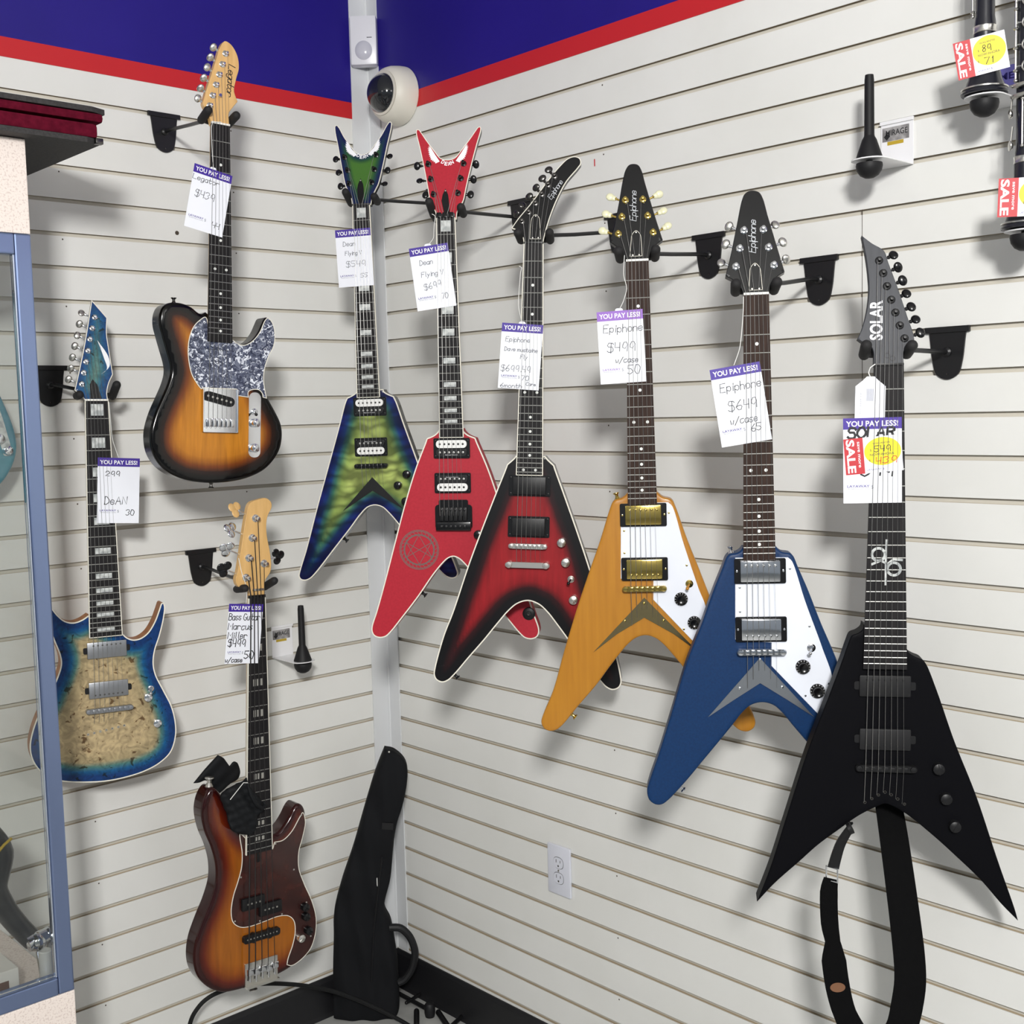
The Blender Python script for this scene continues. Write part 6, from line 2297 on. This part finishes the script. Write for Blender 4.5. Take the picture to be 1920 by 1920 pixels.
m, pg_ = slab([(-12, -2), (-14, -14, 1), (-26, -16), (-40, 20), (-100, 60), (-140, 60), (-205, 100), (-210, 260), (-190, 278, 1), (-160, 278, 1), (-130, 275), (-105, 316), (-80, 322), (-72, 300), (-88, 240), (-78, 180), (-34, 90), (-18, 30)], -8.8, -10.9, .5, 14)
m.obj('pickguard', ['pearl'], root)
knobs(root, [(-38, 22), (-22, -4)], -0.0088, 'metal', 'chrome')
m = MB()
m.prism(mm([(c - 28, 200), (c + 28, 200), (c + 21, 660), (c - 21, 660)]), -0.026, 0)
m.obj('neck', 'maple', root, smooth=0)
m = MB()
m.prism(mm(spline([(c - 21, 660, 1), (c - 32, 700), (c - 30, 800), (c + 5, 850), (c + 35, 830), (c + 34, 700), (c + 21, 660, 1)], 5)), -0.019, -0.004)
m.obj('headstock', 'maple', root, smooth=0)

# ------------------------------------------------------------------ things on and near the floor
root = empty('gig_bag', basis(*DATA['bag_frame']), 'black padded gig bag leaning in the corner', 'gig bag')
m, pts = slab(DATA['bag_outline'], -2, -48, 14, grid=10, step=6, puff=10)
m.v = [(x, y, z + (z > -.004) * (0.004 * math.sin(x * 95 + y * 9 + 1.2 * math.sin(y * 7)) + 0.0025 * math.sin(y * 38 + x * 30))) for x, y, z in m.v]
bag = m.obj('bag_body', ['nylon', 'nylon'], root, smooth=60)
m = MB()
P = [Vector((x, y, -10)) / 1000 for x, y in DATA['bag_handle']]
Q = []
for i in range(len(P) - 1):
    for k in range(5):
        Q.append(P[i].lerp(P[i + 1], k / 5))
Q.append(P[-1])
for _ in range(4):
    Q = [Q[0]] + [(Q[i - 1] + 2 * Q[i] + Q[i + 1]) / 4 for i in range(1, len(Q) - 1)] + [Q[-1]]
m.tube(Q, 0.0105, 10)
m.obj('carry_handle', 'rubber', root)
m = MB()
m.prism(mm(DATA['bag_pocket']), 0.004, 0.0095)
m.obj('buckle', 'satin_black', root, smooth=0)
a, b = DATA['bag_slit']
m = MB()
m.tube([((a[0] + 16) / 1000, (a[1] + 60) / 1000, 0.008), (a[0] / 1000, b[1] / 1000 - .02, 0.010), ((a[0] - 14) / 1000, b[1] / 1000 - .12, 0.010), ((a[0] - 26) / 1000, b[1] / 1000 - .27, 0.010)], 0.0022, 6)
m.obj('pocket_piping', 'satin_black', root)
m = MB()
a = DATA['bag_tip'][0]
m.ball((a[0] / 1000, (a[1] - 2) / 1000, -0.004), 0.003, 10, 6)
m.obj('zip_pull', 'nickel', root)
m = MB()
a, b = DATA['bag_slit']
m.box(a[0] / 1000 - .001, a[0] / 1000 + .001, b[1] / 1000, a[1] / 1000, 0.004, 0.0086)
m.obj('pale_label', 'twine', root, smooth=0)

m = MB()
P = [Vector(q) for q in DATA['cable']]
Q = []
for i in range(len(P) - 1):
    for k in range(5):
        Q.append(P[i].lerp(P[i + 1], k / 5))
Q.append(P[-1])
for _ in range(4):
    Q = [Q[0]] + [(Q[i - 1] + 2 * Q[i] + Q[i + 1]) / 4 for i in range(1, len(Q) - 1)] + [Q[-1]]
m.tube(Q, 0.0055, 10)
tag(m.obj('cable', 'cord_black'), 'thick black cable arching behind the bass and across the gig bag', 'cable')

sp_ = [Vector(q) for q in DATA['stand']]
root = empty('folded_stand', Matrix.Translation(sp_[4]), 'folded black metal stand lying on the floor beside the gig bag', 'stand')
L = [q - sp_[4] for q in sp_]
for a, b, r in ((0, 1, .006), (2, 3, .005), (5, 6, .008), (6, 7, .006), (8, 9, .008)):
    m = MB()
    m.cyl(L[a], L[b], r, n=12)
    m.ball(L[a], r, 12, 6)
    m.ball(L[b], r, 12, 6)
    m.obj('tube_leg', 'satin_black', root)
m = MB()
m.lathe([(0.013, -0.010), (0.015, 0.0), (0.015, 0.022), (0.011, 0.028), (0.002, 0.029)], n=18)
m.obj('clamp_knob', 'rubber', root)

# black strap hanging from the black V guitar
P = [Vector(q) for q in DATA['strap_a']]
wd = [.012, .016, .018, .019, .022, .030, .030, .026, .042, .042, .040, .046, .048, .050, .052, .052, .052, .050, .048, .046, .046, .046]
Q, Wd = [], []
for i in range(len(P) - 1):
    for k in range(4):
        Q.append(P[i].lerp(P[i + 1], k / 4))
        Wd.append(wd[i] + (wd[i + 1] - wd[i]) * k / 4)
Q.append(P[-1])
Wd.append(wd[-1])
for _ in range(3):
    Q = [Q[0]] + [(Q[i - 1] + 2 * Q[i] + Q[i + 1]) / 4 for i in range(1, len(Q) - 1)] + [Q[-1]]
root = empty('guitar_strap', Matrix.Translation(P[0]), 'black webbing strap hanging in a loop from the black V guitar', 'strap')
nv = Vector((0.82, 0.57, 0))
cutA, cutB = 13, 17
mk = lambda i0, i1: ([q - P[0] for q in Q[i0:i1]], [(Q[min(i + 1, len(Q) - 1)] - Q[max(i - 1, 0)]).cross(nv) for i in range(i0, i1)], Wd[i0:i1])
m = MB()
m.ribbon(*mk(0, cutA), 0.004)
m.obj('leather_end', 'satin_black', root, smooth=30)
m = MB()
m.ribbon(*mk(cutB, len(Q)), 0.004)
m.obj('webbing', 'webbing', root, smooth=30)
m = MB()
a = (Q[cutA] + Q[cutB]) / 2 - P[0]
u = Vector((0, -1, 0))
hw, hh = 0.011, 0.012
m.tube([a + u * hw + Vector((0, 0, hh)), a - u * hw + Vector((0, 0, hh)), a - u * hw - Vector((0, 0, hh)), a + u * hw - Vector((0, 0, hh))], 0.0017, 8, closed=True)
m.obj('slide_buckle', 'chrome', root)
m = MB()
m.lathe([(0.010, -0.003), (0.010, 0.003), (0.001, 0.0035)], (0, 0, 0), (0.4, -0.6, 0.4), 14)
m.obj('end_button', 'satin_black', root)
k = 36
m = MB()
a = Q[k] - P[0] - nv * 0.0024
sd = (Q[k + 1] - Q[k - 1]).normalized()
ac = sd.cross(nv).normalized()
pl = [a + ac * (0.013 * math.cos(t)) + sd * (0.0085 * math.sin(t)) for t in [2 * PI * j / 24 for j in range(24)]]
m.add(pl + [q - nv * .001 for q in pl], [tuple(range(24)), tuple(range(47, 23, -1))] + [(j, j + 24, (j + 1) % 24 + 24, (j + 1) % 24) for j in range(24)])
m.obj('oval_patch', 'leather_tag', root, smooth=0)

# black cloth pouch tied to the neck of the bass
root = empty('cloth_pouch', basis(*DATA['bass_frame']), 'black cloth pouch bunched over the neck of the bass', 'pouch')
m, _p = slab(DATA['cloth_bundle'], 14, 7.5, 5, grid=5, step=4, puff=9)
rg = random.Random(2)
m.v = [(x + 0.0008 * math.sin(y * 240), y, z + (0.0028 * math.sin(x * 190 + y * 110) + 0.0016 * math.sin(y * 300 - x * 90)) * (z > 0.009)) for x, y, z in m.v]
m.obj('bundle', ['cloth_black', 'cloth_black'], root, smooth=60)
m = MB()
m.tube([(x / 1000, y / 1000, zz) for (x, y), zz in zip(DATA['cloth_fold'], (.016, .022, .025, .024, .020, .017))], [.003, .0045, .005, .0052, .0045, .003], 10)
m.obj('fold', 'cloth_black', root, smooth=60)
m, _p = slab(DATA['cloth_flap'], -54, -60, 3, grid=8, step=5, puff=4)
m.v = [(x, y, z + 0.002 * math.sin(x * 120 - y * 160)) for x, y, z in m.v]
m.obj('flap', ['cloth_black', 'cloth_black'], root, smooth=60)
m = MB()
m.tube([(x / 1000, y / 1000, 0.0235) for x, y in DATA['cloth_twine']], 0.0009, 6)
m.obj('tie_string', 'twine', root)

# ------------------------------------------------------------------ housings of the wall-wash lamps behind the viewer
for x, y, z, e, aim, size in LAMPS:
    d = (Vector(aim) - Vector((x, y, z))).normalized()
    rx = d.cross(Vector((0, 0, 1))).normalized()
    root = empty('panel_lamp', basis(Vector((x, y, z)) - d * 0.01, rx, rx.cross(-d) * -1, -d), 'white square panel lamp hung under the ceiling over the shop floor', 'lamp', 'panel lamps over the shop floor')
    h = size / 2 + .02
    m = MB()
    m.box(-h, h, -h, h, 0.0, 0.05, bev=0.01)
    m.obj('housing', 'trim_white', root, smooth=0)
    m = MB()
    Mi = root.matrix_world.inverted()
    for s_ in (-1, 1):
        a = root.matrix_world @ Vector((s_ * h * .7, 0, 0.05))
        m.cyl(Mi @ a, Mi @ Vector((a.x, a.y, CEIL)), 0.004, n=8)
    m.obj('hanging_rods', 'nickel', root, smooth=0)
